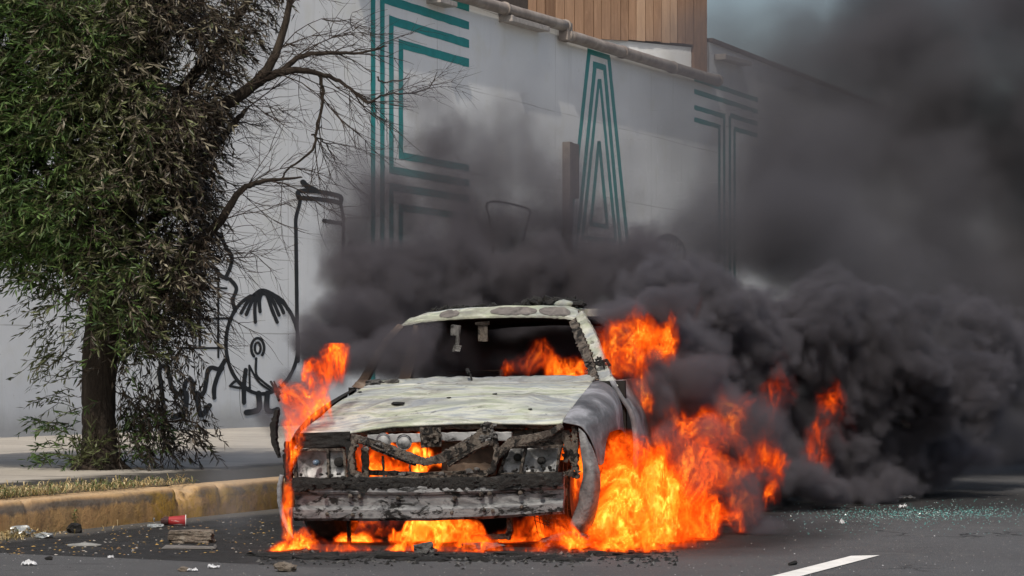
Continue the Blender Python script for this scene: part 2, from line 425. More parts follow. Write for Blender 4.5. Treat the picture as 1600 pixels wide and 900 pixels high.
# raised soil and dry litter strip round the tree foot
M_SOIL = mottle('dry_soil', [(.3, (.09, .065, .04)), (.6, (.17, .125, .07)), (.8, (.10, .085, .05))], 9, .25, (.03, .025, .018), rough=.95, bump=1, bdist=.02)
so = MB(); so.grid(lambda u, v: S(-7 + 9.6 * u, -.25 - 1.15 * v * (1 - .75 * max(0, u - .72) / .28), .216 + .05 * sin(pi * min(1, v)) * (.6 + noise.noise(Vector((u * 30, v * 5, 0)))) * (1 if u < .8 else (1 - u) * 5)), 160, 16)
tag(so.build('soil', M_SOIL, smooth=True), 'strip of dry soil round the tree behind the kerb', kind='structure')

# ------------------------------------------------------------------ the warehouse with its painted wall
W0 = Vector((-5.93, 36.5, 0)); ZB = .205
def WP(px, py, off=0.0):
    """photo pixel on the wall plane (off = metres in front of it)"""
    p0 = W0 + SN * off; u = (px - 800) / FPX; v = (HY - py) / FPX
    Y = (p0.x * SN.x + p0.y * SN.y) / (u * SN.x + SN.y)
    return Vector((u * Y, Y, CAMZ + v * Y))
def WA(px):                                   # distance along the wall from W0
    return (WP(px, 583) - W0).dot(SD)
def W(a, z, off=0.0): return W0 + SD * a + SN * off + Vector((0, 0, z))
m, nt = newmat('painted_wall'); n = NT(nt); c = n.coords()
geo = n.n('ShaderNodeNewGeometry').outputs['Position']
al = n.vmath('DOT_PRODUCT', n.vmath('SUBTRACT', geo, tuple(W0)), tuple(SD)); sx = n.n('ShaderNodeSeparateXYZ'); n.l(geo, sx.inputs[0])
col = n.ramp(n.noise(c, .35, 5, .6, .3), [(.3, (.68, .69, .71)), (.55, (.75, .76, .77)), (.75, (.68, .69, .70))])
col = n.mix(n.mapr(n.noise(c, 1.2, 5, .6), .55, .75, 0, .35), col, (.60, .58, .48))
st = n.vmath('MULTIPLY', c, (3, 3, .25)); col = n.mix(n.mapr(n.noise(st, 1.2, 5, .7), .58, .78, 0, .35), col, (.40, .39, .37))
col = n.mix(n.mapr(n.noise(c, 9, 6, .75), .64, .70, 0, .5), col, (.36, .35, .33))
f1 = n.math('LESS_THAN', n.math('FRACT', n.math('DIVIDE', n.math('ADD', al, 1.2), 5.9)), .0035)
f2 = n.math('LESS_THAN', n.math('FRACT', n.math('DIVIDE', n.math('ADD', sx.outputs[2], n.math('MULTIPLY', n.noise(c, .5, 2), .08)), 1.72)), .012)
jj = n.math('MULTIPLY', n.math('MAXIMUM', f1, f2), n.mapr(n.noise(c, .8, 4), .4, .6, .15, .6))
col = n.mix(jj, col, (.25, .24, .23))
bz = n.mapr(n.math('ADD', sx.outputs[2], n.math('MULTIPLY', n.noise(c, 1.5, 5, .7), .35)), .72, .38)
col = n.mix(n.math('MULTIPLY', bz, .6), col, (.33, .32, .31))
n.finish(col, .75, 0, n.noise(c, 14, 6, .7), .25, .01, .25); M_WALL = m
wh = empty('warehouse', W(0, ZB), (0, 0, 0)); tag(wh, 'long pale grey warehouse with teal letters painted on its street wall', 'building')
def wbuild(mb, name, mat, **k):
    o = mb.build(name, mat, **k); o.parent = wh; o.matrix_parent_inverse = Matrix.Translation(wh.location).inverted(); return o
ZT = 8.7; aT = WA(1108); 
def wbox(mb, a0, a1, z0, z1, o0, o1, mi=0):     # box along the wall between offsets o0 (back) and o1 (front)
    v = [W(a, z, o_) for a in (a0, a1) for o_ in (o0, o1) for z in (z0, z1)]
    mb.add(v, [(0, 1, 3, 2), (4, 6, 7, 5), (0, 4, 5, 1), (2, 3, 7, 6), (0, 2, 6, 4), (1, 5, 7, 3)], mi)
w = MB(); wbox(w, -14, aT, ZB - .2, ZT, -.35, 0); wbuild(w, 'wall', M_WALL)
w = MB(); wbox(w, aT + .002, aT + 75, ZB - .2, 9.72, -.35, 0); wbuild(w, 'wall', M_WALL)
w = MB(); wbox(w, -14, aT + 75, ZT - .6, ZT - .3, -22, -.352); wbuild(w, 'roof', simple('roof_felt', (.12, .12, .12)))
w = MB(); wbox(w, -13.98, -13.6, ZB - .2, ZT - .62, -22, -.36); wbuild(w, 'side_wall', M_WALL)
M_COPE = mottle('dark_coping', [(.3, (.07, .05, .042)), (.7, (.13, .10, .085))], 3, .2, bump=.3)
w = MB(); wbox(w, aT + .01, aT + 75.1, 9.722, 9.83, -.45, .10); wbuild(w, 'coping', M_COPE, bevel=.02)
M_PIPE = mottle('weathered_pipe', [(.3, (.17, .14, .125)), (.6, (.27, .235, .21)), (.8, (.36, .33, .30))], 2.5, .22, (.09, .07, .06), rough=.7, bump=.3, stretch=(1, 1, 1))
w = MB()
for (x0, y0, x1, y1, rr) in ((560, -52, 883, 41, .125), (885, 55, 1121, 126, .135)):
    a, b = WP(x0, y0, .16), WP(x1, y1, .16)
    k = [a.lerp(b, i / 24) + Vector((0, 0, .012 * noise.noise(Vector((i * .7, x0, 0))))) for i in range(25)]
    w = MB(); w.tube(k, rr, 14)
    for i in (0, 8, 16, 24): w.tube([k[i] - (b - a).normalized() * .04, k[i] + (b - a).normalized() * .04], rr + .025, 14)
    wbuild(w, 'gutter_pipe', M_PIPE, smooth=True)
w = MB(); a = WP(884, 50, .16); w.box(a, (.22, .3, .42), Matrix.Rotation(-ST, 3, 'Z')); wbuild(w, 'pipe_joint', M_PIPE, bevel=.02)
# small wall fittings
def bracket(x0, y0, x1, y1, h, d, name, mat):
    a, b = WP(x0, y0), WP(x1, y1); w = MB()
    v = []
    for p in (a, b):
        for o_ in (0, d):
            for z in (0, -h): v.append(p + SN * o_ + Vector((0, 0, z)))
    w.add(v, [(0, 1, 3, 2), (4, 6, 7, 5), (0, 4, 5, 1), (2, 3, 7, 6), (0, 2, 6, 4), (1, 5, 7, 3)])
    w.box(a + SN * d * .5 + Vector((0, 0, -h * .5)), (.1, d * 1.1, h * 1.25), Matrix.Rotation(-ST + pi / 2, 3, 'Z'))
    return wbuild(w, name, mat, bevel=.01)
M_TRIM = simple('weathered_trim', (.34, .31, .29), .7)
bracket(781, 26, 840, 43, .11, .30, 'vent_hood', M_TRIM); bracket(1117, 86, 1159, 97, .12, .3, 'vent_hood', M_TRIM); bracket(668, -3, 694, 5, .1, .3, 'vent_hood', M_TRIM)
M_DRAIN = mottle('rusty_channel', [(.3, (.10, .085, .08)), (.7, (.19, .165, .155))], 5, .3, bump=.4)
w = MB(); a = WP(881, 222); w.box(W((a - W0).dot(SD), (a.z + ZB) / 2, .09), (.19, .17, a.z - ZB), Matrix.Rotation(-ST, 3, 'Z'))
b = WP(891, 224); w.box(W((b - W0).dot(SD) + .09, b.z - .62, .05), (.10, .42, 1.24), Matrix.Rotation(-ST, 3, 'Z'))
wbuild(w, 'drain_channel', M_DRAIN, bevel=.015)

# --- paint on the wall
M_TEAL = mottle('teal_paint', [(.3, (.012, .20, .20)), (.6, (.016, .25, .25)), (.8, (.03, .30, .29))], 3, .06, (.30, .42, .42), rough=.6, bump=.15, sscale=22)
M_TEAL.name = 'teal_paint'
M_INK = simple('black_spray_paint', (.012, .013, .016), .6, var=.4)
def wquad(mb, pix, off=.004):
    mb.add([WP(x, y, off) for x, y in pix], [tuple(range(len(pix)))])
def wstroke(mb, pts, wid, off=.005, sm=True):
    """hand-sprayed line through photo pixels, wid = width in pixels"""
    wid *= 1.25
    P2 = [Vector((x, y, 0)) for x, y in pts]
    if sm and len(P2) > 2:
        out = []
        for i in range(len(P2) - 1):
            p0, p1, p2, p3 = P2[max(i - 1, 0)], P2[i], P2[i + 1], P2[min(i + 2, len(P2) - 1)]
            for k in range(6):
                t = k / 6; out.append(.5 * ((2 * p1) + (p2 - p0) * t + (2 * p0 - 5 * p1 + 4 * p2 - p3) * t * t + (3 * p1 - p0 - 3 * p2 + p3) * t ** 3))
        out.append(P2[-1]); P2 = out
    v = []
    for i, p in enumerate(P2):
        t = (P2[min(i + 1, len(P2) - 1)] - P2[max(i - 1, 0)]); t.normalize(); nn = Vector((-t.y, t.x, 0))
        ww = wid * .5 * (1 + .14 * noise.noise(Vector((p.x * .13, p.y * .13, 0))))
        for q in (p + nn * ww, p - nn * ww): v.append(WP(q.x, q.y, off))
    f = [(2 * i, 2 * i + 2, 2 * i + 3, 2 * i + 1) for i in range(len(P2) - 1)]
    mb.add(v, f)
    for e in (P2[0], P2[-1]):      # rounded ends
        c_ = [WP(e.x + wid * .5 * cos(k * pi / 5), e.y + wid * .5 * sin(k * pi / 5), off + .0015) for k in range(10)]
        mb.add(c_, [tuple(range(10))])
VPX, VPY = 2455.0, 583.0
def vline(x, x0, y0):                              # y at x of the street-parallel line through (x0, y0)
    return VPY + (y0 - VPY) * (VPX - x) / (VPX - x0)
def hbar(mb, x0, x1, yc, th, xr=None, off=.004):   # a level band on the wall; yc, th given at x = xr (default x0)
    xr = x0 if xr is None else xr
    top = [(x, vline(x, xr, yc - th / 2)) for x in (x0, x1)]; bot = [(x, vline(x, xr, yc + th / 2)) for x in (x1, x0)]
    n_ = 14; v = []
    for i in range(n_ + 1):
        x = x0 + (x1 - x0) * i / n_; j = .9 * noise.noise(Vector((x * .21, yc, 0)))
        v += [WP(x, vline(x, xr, yc - th / 2) + j, off), WP(x, vline(x, xr, yc + th / 2) + .9 * noise.noise(Vector((x * .2, yc + 50, 0))), off)]
    mb.add(v, [(2 * i, 2 * i + 2, 2 * i + 3, 2 * i + 1) for i in range(n_)])
def vbar(mb, x, w_, y0, y1, off=.004):
    n_ = 30; v = []
    for i in range(n_ + 1):
        y = y0 + (y1 - y0) * i / n_; j = .35 * noise.noise(Vector((x, y * .07, 0)))
        v += [WP(x - w_ / 2 + j, y, off), WP(x + w_ / 2 - .35 * noise.noise(Vector((x + 9, y * .08, 0))), y, off)]
    mb.add(v, [(2 * i, 2 * i + 2, 2 * i + 3, 2 * i + 1) for i in range(n_)])
ty = vline(590, 590, 648) - 42                    # foot of the letters, hidden by smoke
E_ = MB(); o2 = .0062
X4 = (583, 597.5, 611.5, 626.5)
# upper half: each upright turns into a bar at its top
yt = (-28, 2, 32, 64)                              # top edges of the bars at x=626
th = 14
for k, x in enumerate(X4):
    hbar(E_, x - 3.4, 733, yt[k] + th / 2 - 2.5, th, 626, .004 + .0004 * k)
ybm = (None, None, 267, 245)
vbar(E_, X4[0], 7, vline(X4[0], 626, yt[0]), ty, .0058); vbar(E_, X4[1], 7, vline(X4[1], 626, yt[1]), ty - 30, .0058)
vbar(E_, X4[2], 7, vline(X4[2], 626, yt[2]), 270, .0058); vbar(E_, X4[3], 7, vline(X4[3], 626, yt[3]), 248, .0058)
hbar(E_, X4[3] - 3.4, 733, 243, 11.5, 626, .0047); hbar(E_, X4[2] - 3.4, 733, 268, 12, 626, .0049)
hbar(E_, X4[2] - 3.4, 733, 294, 12, 626, .0051); hbar(E_, X4[3] - 3.4, 733, 324, 11.5, 626, .0053)
vbar(E_, X4[2], 7, 290, ty - 60, .0064); vbar(E_, X4[3], 7, 320, ty - 90, .0064)
for k, x in enumerate(X4): hbar(E_, x - 3.4, 733, ty - 30 * k - 6, 12, 626, .0068 + .0004 * k)
wbuild(E_, 'painted_letter', M_TEAL)
# the A: nested pointed frames
A_ = MB()
def aq(pts, off=.004): A_.add([WP(x, y, off) for x, y in pts], [tuple(range(len(pts)))])
def zz(x, y): return (860 + x * .4222, 60 + y * .4222)
def leg(x0, y0, x1, y1, w0=8, w1=7, off=.004):
    a, b = zz(x0, y0), zz(x1, y1); n_ = 20; v = []
    for i in range(n_ + 1):
        t = i / n_; x = a[0] + (b[0] - a[0]) * t; y = a[1] + (b[1] - a[1]) * t; ww = (w0 + (w1 - w0) * t) / 2
        v += [WP(x - ww + .3 * noise.noise(Vector((x, y * .1, 0))), y, off), WP(x + ww + .3 * noise.noise(Vector((x + 7, y * .1, 0))), y, off)]
    A_.add(v, [(2 * i, 2 * i + 2, 2 * i + 3, 2 * i + 1) for i in range(n_)])
leg(144, 45, 52, 900, 5.6, 5); leg(216, 70, 300, 900, 5.2, 5)
aq([zz(137, 36), zz(220, 62), zz(220, 82), zz(137, 56)], .0047)
leg(166, 92, 84, 900, 5.6, 5, .0042); leg(200, 102, 272, 900, 5.2, 5, .0042)
aq([zz(158, 84), zz(205, 98), zz(206, 122), zz(157, 106)], .0051)
leg(180, 150, 118, 745, 4.2, 5, .0044); leg(184, 150, 242, 750, 4.0, 5, .0044)
leg(179, 380, 150, 690, 4.6, 5, .0046); leg(181, 380, 210, 690, 4.6, 5, .0046)
aq([zz(145, 676), zz(216, 690), zz(217, 708), zz(143, 694)], .0053)
aq([zz(114, 728), zz(243, 740), zz(244, 758), zz(112, 748)], .0055)
aq([zz(112, 790), zz(246, 800), zz(247, 818), zz(110, 810)], .0057)
wbuild(A_, 'painted_letter', M_TEAL)
T_ = MB()
def z2(x, y): return (1060 + x * .2888, 100 + y * .2888)
for k, (yl, yr, tk) in enumerate(((95, 195, 8), (165, 258, 8))):
    x0, y0 = z2(86, yl); x1, y1 = z2(430, yr); y0 = vline(x0, x1, y1); hbar(T_, x0, x1, y0, tk, x0, .004 + k * .0003)
for yl, xr_, yr, xl_ in ((234, 252, 324, 280), (300, 225, 388, 302)):
    x0, y0 = z2(86, yl); xm, _ = z2(xr_, 0); hbar(T_, x0, xm, y0, 7.6, x0, .0047)
    x1, y1 = z2(430, yr); xm, _ = z2(xl_, 0); hbar(T_, xm, x1, vline(xm, x1, y1), 7.6, xm, .0047)
for x, y in ((222, 330), (248, 268), (279, 282), (304, 350)):
    px, py = z2(x, y); vbar(T_, px, 3.6, py, 560, .0058)
wbuild(T_, 'painted_letter', M_TEAL)
# black figures sprayed on the wall
def f1(x, y): return (240 + x * .4558, 250 + y * .4556)
J = MB()
wstroke(J, [f1(*p) for p in ((495, 690), (492, 560), (490, 400), (488, 250), (488, 200), (498, 160), (502, 138), (500, 122))], 4.6)
wstroke(J, [f1(*p) for p in ((498, 128), (495, 112), (510, 106), (560, 108), (625, 120), (642, 128), (640, 148), (620, 142), (560, 134), (500, 130))], 5.6, .0062)
wstroke(J, [f1(*p) for p in ((512, 76), (530, 92), (558, 106))], 7, .0078)
wstroke(J, [f1(*p) for p in ((640, 148), (650, 200), (650, 300), (652, 365))], 4, .0056)
wstroke(J, [f1(*p) for p in ((584, 208), (612, 213), (646, 217))], 5, .0066)
wstroke(J, [f1(*p) for p in ((665, 300), (678, 282), (690, 360))], 3.0, .0052)
wstroke(J, [f1(*p) for p in ((684, 300), (672, 330), (650, 372))], 2.6, .0056)
wbuild(J, 'painted_jar', M_INK)
F = MB()
cx, cy_, rx, ry = 372, 630, 124, 172
el = [f1(cx + rx * cos(t), cy_ + ry * sin(t)) for t in [R(a) for a in range(-96, 264, 12)]]
wstroke(F, el, 4.6)
for pts in (((300, 525), (320, 490), (345, 462)), ((318, 530), (335, 490), (352, 460)), ((349, 556), (347, 510), (352, 480), (364, 456)), ((365, 520), (363, 480), (374, 452)),
            ((424, 556), (405, 510), (392, 470), (376, 448)), ((430, 532), (415, 495), (398, 462)), ((446, 524), (435, 500), (415, 468)), ((460, 512), (445, 485), (425, 470)), ((345, 462), (376, 446), (430, 472))):
    wstroke(F, [f1(*p) for p in pts], 4.4, .0062 + .0003 * (pts[0][0] % 5))
wstroke(F, [f1(357 + 22 * cos(R(a)), 645 + 34 * sin(R(a))) for a in range(-235, 56, 20)], 3.4, .0058)
wstroke(F, [f1(357 + 10 * cos(R(a)), 645 + 19 * sin(R(a))) for a in range(0, 361, 24)], 3.0, .0064)
wstroke(F, [f1(*p) for p in ((352, 680), (352, 735), (375, 760), (408, 786))], 3.0, .0072)
wstroke(F, [f1(*p) for p in ((328, 705), (330, 780))], 2.6, .0058); wstroke(F, [f1(*p) for p in ((328, 705), (360, 760), (400, 790))], 2.6, .0066)
wstroke(F, [f1(*p) for p in ((262, 775), (285, 758), (318, 780))], 3.2, .0058); wstroke(F, [f1(*p) for p in ((262, 775), (300, 782), (330, 782))], 3.2, .0074)
wstroke(F, [f1(*p) for p in ((316, 720), (310, 770), (310, 832))], 5.4, .0082)
for x in (366, 398):
    wstroke(F, [f1(*p) for p in ((x - 6, 800), (x - 8, 850))], 4, .0056); 
wstroke(F, [f1(*p) for p in ((360, 800), (362, 850), (345, 862), (318, 866))], 7, .0090)
wstroke(F, [f1(*p) for p in ((390, 800), (388, 850), (402, 862), (425, 856))], 7, .0098)
wbuild(F, 'painted_figure', M_INK)
H = MB()
wstroke(H, [f1(*p) for p in ((232, 258), (248, 300), (268, 330), (262, 370), (248, 405), (262, 410), (284, 440), (272, 480), (280, 518))], 4.8)
wstroke(H, [f1(*p) for p in ((190, 262), (215, 250), (235, 262))], 4.4, .0058)
wstroke(H, [f1(*p) for p in ((152, 478), (158, 410), (162, 372), (190, 360), (212, 372), (228, 395), (248, 405))], 5.2, .0066)
for p, q_ in (((188, 438), (250, 440)), ((105, 545), (262, 543)), ((90, 645), (245, 645)), ((222, 400), (222, 676)), ((158, 470), (158, 640)), ((150, 335), (228, 338)), ((30, 548), (30, 650))):
    wstroke(H, [f1(*p), f1(*q_)], 2.8, .0050 + .0008 * (p[0] % 3), sm=False)
wbuild(H, 'painted_house', M_INK)
D = MB()
wstroke(D, [f1(*p) for p in ((35, 850), (28, 790), (20, 730), (25, 710), (45, 712), (60, 770), (80, 800), (100, 800), (112, 760), (130, 755), (140, 800), (170, 800), (180, 760), (186, 725), (200, 712), (225, 716), (244, 688))], 5.6)
wstroke(D, [f1(*p) for p in ((236, 712), (222, 735), (208, 780), (208, 815))], 5.6, .0066)
wstroke(D, [f1(*p) for p in ((112, 800), (110, 850), (100, 870), (68, 882))], 7, .0074); wstroke(D, [f1(*p) for p in ((150, 800), (155, 850), (165, 875), (192, 842))], 6.5, .0082)
wbuild(D, 'painted_animal', M_INK)
Z = MB()
def f3(x, y): return (560 + x * .2222, 280 + y * .2222)
wstroke(Z, [f3(*p) for p in ((950, 520), (935, 360), (915, 250), (900, 185), (925, 160), (1000, 160), (1120, 185), (1200, 212), (1205, 240), (1185, 320), (1160, 430))], 2.6)
wbuild(Z, 'painted_basket', M_INK)
Hd = MB()
def f4(x, y): return (940 + x * .2, 300 + y * .2)
for i in range(8):
    x = 440 + i * 24; wstroke(Hd, [f4(*p) for p in ((x - 25 + i * 3, 450 + abs(i - 4) * 4), (x, 390), (530, 338))], 2.4, .0042 + .0006 * i)
wstroke(Hd, [f4(*p) for p in ((410, 440), (450, 360), (530, 335), (600, 370), (645, 440), (650, 520))], 3.4, .0096)
for p, q_ in (((370, 460), (500, 468)), ((370, 460), (380, 620)), ((375, 540), (490, 552)), ((500, 468), (505, 560)), ((380, 620), (400, 760))): wstroke(Hd, [f4(*p), f4(*q_)], 3.2, .0102 + .0006 * (p[0] % 4), sm=False)
wbuild(Hd, 'painted_head', M_INK)

# --- timber clad tower standing on the roof
tw = empty('timber_tower', (4.7, 60, 8.7)); tag(tw, 'tower clad in upright brown timber planks rising behind the warehouse wall', 'tower')
TD = Vector((.83, .558, 0)).normalized(); TN = Vector((TD.y, -TD.x, 0)); K = Vector((4.7, 60.0, 0))
def tbuild(mb, name, mat, **k):
    o = mb.build(name, mat, **k); o.parent = tw; o.matrix_parent_inverse = Matrix.Translation(tw.location).inverted(); return o
def tbox(mb, a0, a1, z0, z1, b0, b1, mi=0):
    v = [K - TD * a + TN * b + Vector((0, 0, z)) for a in (a0, a1) for b in (b0, b1) for z in (z0, z1)]
    mb.add(v, [(0, 1, 3, 2), (4, 6, 7, 5), (0, 4, 5, 1), (2, 3, 7, 6), (0, 2, 6, 4), (1, 5, 7, 3)], mi)
m, nt = newmat('timber'); n = NT(nt); c = n.coords()
geo = n.n('ShaderNodeNewGeometry'); ri = geo.outputs['Random Per Island']
st = n.vmath('MULTIPLY', c, (6, 6, .6)); st = n.vmath('ADD', st, n.n('ShaderNodeCombineXYZ').outputs[0])
g1 = n.noise(st, 2.0, 6, .65, 1.0)
col = n.ramp(g1, [(.3, (.13, .07, .042)), (.55, (.27, .16, .10)), (.75, (.42, .28, .19))])
col = n.mix(.6, col, n.ramp(ri, [(0, (.12, .07, .045)), (.3, (.34, .215, .14)), (.6, (.20, .12, .078)), (1, (.47, .33, .23))]), 'MIX')
n.finish(col, .8, 0, g1, .4, .01, .2); M_TIMB = m
w = MB(); a = 0.02; i = 0
while a < 5.1:
    wd = .21 + .09 * rnd.random(); tbox(w, a, a + wd, 9.56 - .02 * a - .012 * a * a * .5 + rnd.uniform(-.015, .015), 13.5, .0, .035 + rnd.uniform(0, .02)); a += wd + .028; i += 1
tbuild(w, 'cladding', M_TIMB)
w = MB(); tbox(w, .01, 5.2, 9.5, 13.4, -2.6, -.01); tbuild(w, 'core', simple('dark_core', (.04, .03, .025)))
w = MB(); tbox(w, .0, 5.2, ZT - .6, 9.49, -2.5, -.05); tbuild(w, 'base', M_WALL)
M_POST = mottle('brown_post', [(.3, (.15, .085, .05)), (.7, (.24, .14, .085))], 5, .1, rough=.8, bump=.3, stretch=(3, 3, .4))
w = MB(); tbox(w, -.44, -.02, 8.78, 13.45, -.4, .06)
for q_ in (-.36, -.22, -.10): tbox(w, q_ - .012, q_ + .012, 8.79, 13.44, .061, .075)
tbuild(w, 'corner_post', M_POST, bevel=.01)
# ------------------------------------------------------------------ the burning car
CA = R(12.2)
car = empty('burnt_car', (-.49, 13.2, 0), (0, R(-1.5), -CA))
tag(car, 'burnt out pale saloon car in flames, its front stripped to bare scorched metal', 'car')
CM = Matrix.LocRotScale(car.location, car.rotation_euler, None); CI = CM.inverted()
CO = CI @ Vector((0, 0, CAMZ))
def C(px, py, d):                                  # photo pixel on the car's own plane y = d
    w = P(px, py, 10.0); dr = (CI @ w) - CO
    return CO + dr * ((d - CO.y) / dr.y)
def cb(mb, name, mat, parent=None, **k): return mb.build(name, mat, parent or car, **k)

M_HOOD = None
m, nt = newmat('burnt_pale_paint'); n = NT(nt); c = n.coords(scale=(.55, 1.6, 1.2)); c0 = n.coords()
a = n.noise(c, 2.2, 8, .66, .9)
col = n.ramp(a, [(.30, (.12, .125, .125)), (.38, (.24, .26, .235)), (.44, (.34, .37, .27)), (.50, (.49, .50, .44)), (.56, (.25, .28, .30)), (.62, (.41, .42, .34)), (.68, (.23, .23, .205)), (.76, (.12, .11, .10))])
col = n.mix(n.mapr(n.noise(c, 5.5, 6, .7, 1.0), .54, .66, 0, .8), col, (.20, .185, .16))
col = n.mix(n.mapr(n.noise(c, 1.3, 5, .6, .8), .52, .66, 0, .7), col, (.22, .235, .25))
col = n.mix(n.mapr(n.noise(c0, 22, 5, .75), .665, .70), col, (.03, .028, .025))
col = n.mix(n.mapr(n.noise(c0, 38, 4, .7), .66, .72, 0, .6), col, (.26, .13, .06))
col = n.mix(n.mapr(n.noise(c0, 3.1, 7, .68, .4), .50, .62, 0, .55), col, (.14, .13, .115))
col = n.mix(n.mapr(n.noise(c0, 11, 7, .75), .60, .66, 0, .75), col, (.055, .048, .042))
n.finish(col, .62, 0, n.noise(c0, 34, 7, .75), .45, .005, .35); M_HOOD = m
M_PALE = M_HOOD
STEEL = [(.25, (.05, .05, .052)), (.42, (.16, .16, .165)), (.55, (.30, .30, .31)), (.66, (.12, .12, .125)), (.8, (.42, .42, .43))]
M_BUMP = mottle('scorched_aluminium', [(.25, (.045, .045, .05)), (.42, (.12, .123, .13)), (.55, (.22, .225, .23)), (.66, (.09, .09, .095)), (.8, (.18, .18, .18))], 5, .46, (.010, .010, .010), .25, (.62, .63, .63), .5, .35, .5, .005, (1, 1, 2.2), 8, soft=.03)
M_CHAR = mottle('charred_plastic', [(.3, (.008, .008, .008)), (.6, (.022, .021, .02)), (.8, (.06, .058, .055))], 14, .3, ash=.26, ashc=(.24, .23, .22), rough=.85, bump=1.0, bdist=.02)
M_FRAME = mottle('burnt_frame_metal', [(.25, (.018, .015, .013)), (.42, (.06, .048, .04)), (.55, (.145, .125, .105)), (.66, (.06, .038, .027)), (.8, (.18, .165, .15))], 16, .47, (.008, .007, .006), .30, (.50, .48, .45), .8, .1, 1.0, .012, sscale=13, soft=.025)
M_FENDER = mottle('sooty_grey_paint', [(.34, (.05, .052, .058)), (.46, (.12, .123, .135)), (.58, (.27, .275, .30)), (.72, (.13, .13, .14))], 2.6, .22, (.014, .014, .016), .22, (.42, .43, .46), .75, .05, .5, .005)
M_RUST = mottle('rusty_body_steel', [(.3, (.05, .035, .028)), (.5, (.13, .09, .065)), (.7, (.24, .20, .16))], 5, .35, ash=.15, rough=.85)
M_LAMP = mottle('scorched_lamp_metal', [(.3, (.12, .12, .125)), (.5, (.29, .295, .30)), (.7, (.44, .44, .45))], 9, .40, (.012, .012, .012), .1, (.7, .7, .7), .5, .3, .5, .006)
M_DARK = simple('sooty_interior', (.012, .011, .010), .95)
M_ASHY = mottle('ashy_lump', [(.3, (.03, .03, .03)), (.6, (.16, .155, .15)), (.8, (.36, .35, .34))], 16, .4, ash=.2, rough=.9, bump=1, bdist=.02)

# --- hood: a dished, wrinkled sheet
HF = [(466, 678), (500, 677), (543, 674), (580, 667), (615, 662), (660, 660), (710, 658), (757, 657), (800, 658), (850, 659), (878, 658)]
HB = [(566, 606), (600, 604), (640, 602), (680, 600.5), (720, 600), (760, 599.5), (800, 599), (840, 598.5), (880, 598), (910, 597.5), (928, 597)]
def lerp_list(L, u):
    x = u * (len(L) - 1); i = min(int(x), len(L) - 2); t = x - i
    return (L[i][0] * (1 - t) + L[i + 1][0] * t, L[i][1] * (1 - t) + L[i + 1][1] * t)
H0, H1 = .10, 1.32
def hood_fn(u, v):
    f = lerp_list(HF, u); b = lerp_list(HB, u)
    p = C(f[0], f[1], H0).lerp(C(b[0], b[1], H1), v)
    bul = .032 * sin(pi * v) * (.35 + .65 * sin(pi * u)); cr = .010 * math.exp(-((u - .18 - .1 * v) / .03) ** 2) + .010 * math.exp(-((u - .82 + .1 * v) / .03) ** 2)
    w = .012 * noise.noise(Vector((u * 3.2, v * 2.6, 0))) + .006 * noise.noise(Vector((u * 5, v * 5, 4))) + .003 * noise.noise(Vector((u * 20, v * 16, 4)))
    p.z += (bul + (cr + w) * min(1, 6 * v + .15) * min(1, (1 - v) * 10 + .2))
    if v < .08: p.z -= .010 * (1 - v / .08) ** 2 
    return p
hb = MB(); hb.grid(hood_fn, 90, 60, (0, .004, -.012)); hood = cb(hb, 'hood', M_HOOD, smooth=True)
lip = MB()      # inner folded lip under the front edge, torn and rusty
def lip_fn(u, v):
    p = hood_fn(u, 0.0).copy(); p.y += .012 + .03 * v
    p.z -= .012 + v * (.026 + .012 * noise.noise(Vector((u * 18, 0, 0))) + .008 * noise.noise(Vector((u * 60, 0, 2))))
    return p
lip.grid(lip_fn, 120, 4, (0, .01, 0)); cb(lip, 'inner_lip', M_FRAME, hood, smooth=True)
for (px, py, s_) in ((621, 632, .024), (699, 621, .008), (826, 640, .007), (560, 613, .008), (775, 618, .009)):
    u_ = .5; best = None
    for iu in range(41):
        for iv in range(31):
            h_ = hood_fn(iu / 40, iv / 30); w_ = CM @ h_; e_ = (800 + FPX * w_.x / w_.y - px) ** 2 + (HY - FPX * (w_.z - CAMZ) / w_.y - py) ** 2
            if best is None or e_ < best[0]: best = (e_, h_)
    fl = MB(); fl.rock(best[1] + Vector((0, 0, .004)), (s_ * 1.6, s_ * 3.0, s_ * .4), seed=px, amp=.7, M=Matrix.Rotation(.5, 3, 'Z')); cb(fl, 'soot_flake', M_CHAR, hood)
# cowl behind the hood
cw = MB()
def cowl(u, v):
    p = hood_fn(u * .97, 1.0).copy(); p.y = H1 + .03 + .20 * v; p.z += .005 + .04 * v + .012 * noise.noise(Vector((u * 12, v * 3, 0))) + .006 * noise.noise(Vector((u * 40, v * 8, 0)))
    return p
cw.grid(cowl, 60, 8, (0, 0, -.02)); cb(cw, 'cowl', M_PALE, smooth=True)
wp = MB(); p0 = C(737, 602, 1.40); wp.tube([p0, C(737, 592, 1.42), C(733, 580, 1.44)], .006, 6); wp.tube([C(733, 584, 1.43), C(730, 577, 1.46)], .013, 6)
cb(wp, 'wiper_arm', M_CHAR)
bt = MB(); bt.rock(C(585, 598, 1.42), (.06, .05, .022), 3, amp=.5); bt.rock(C(612, 597, 1.45), (.05, .04, .02), 5, amp=.5); cb(bt, 'buckled_trim', M_ASHY)

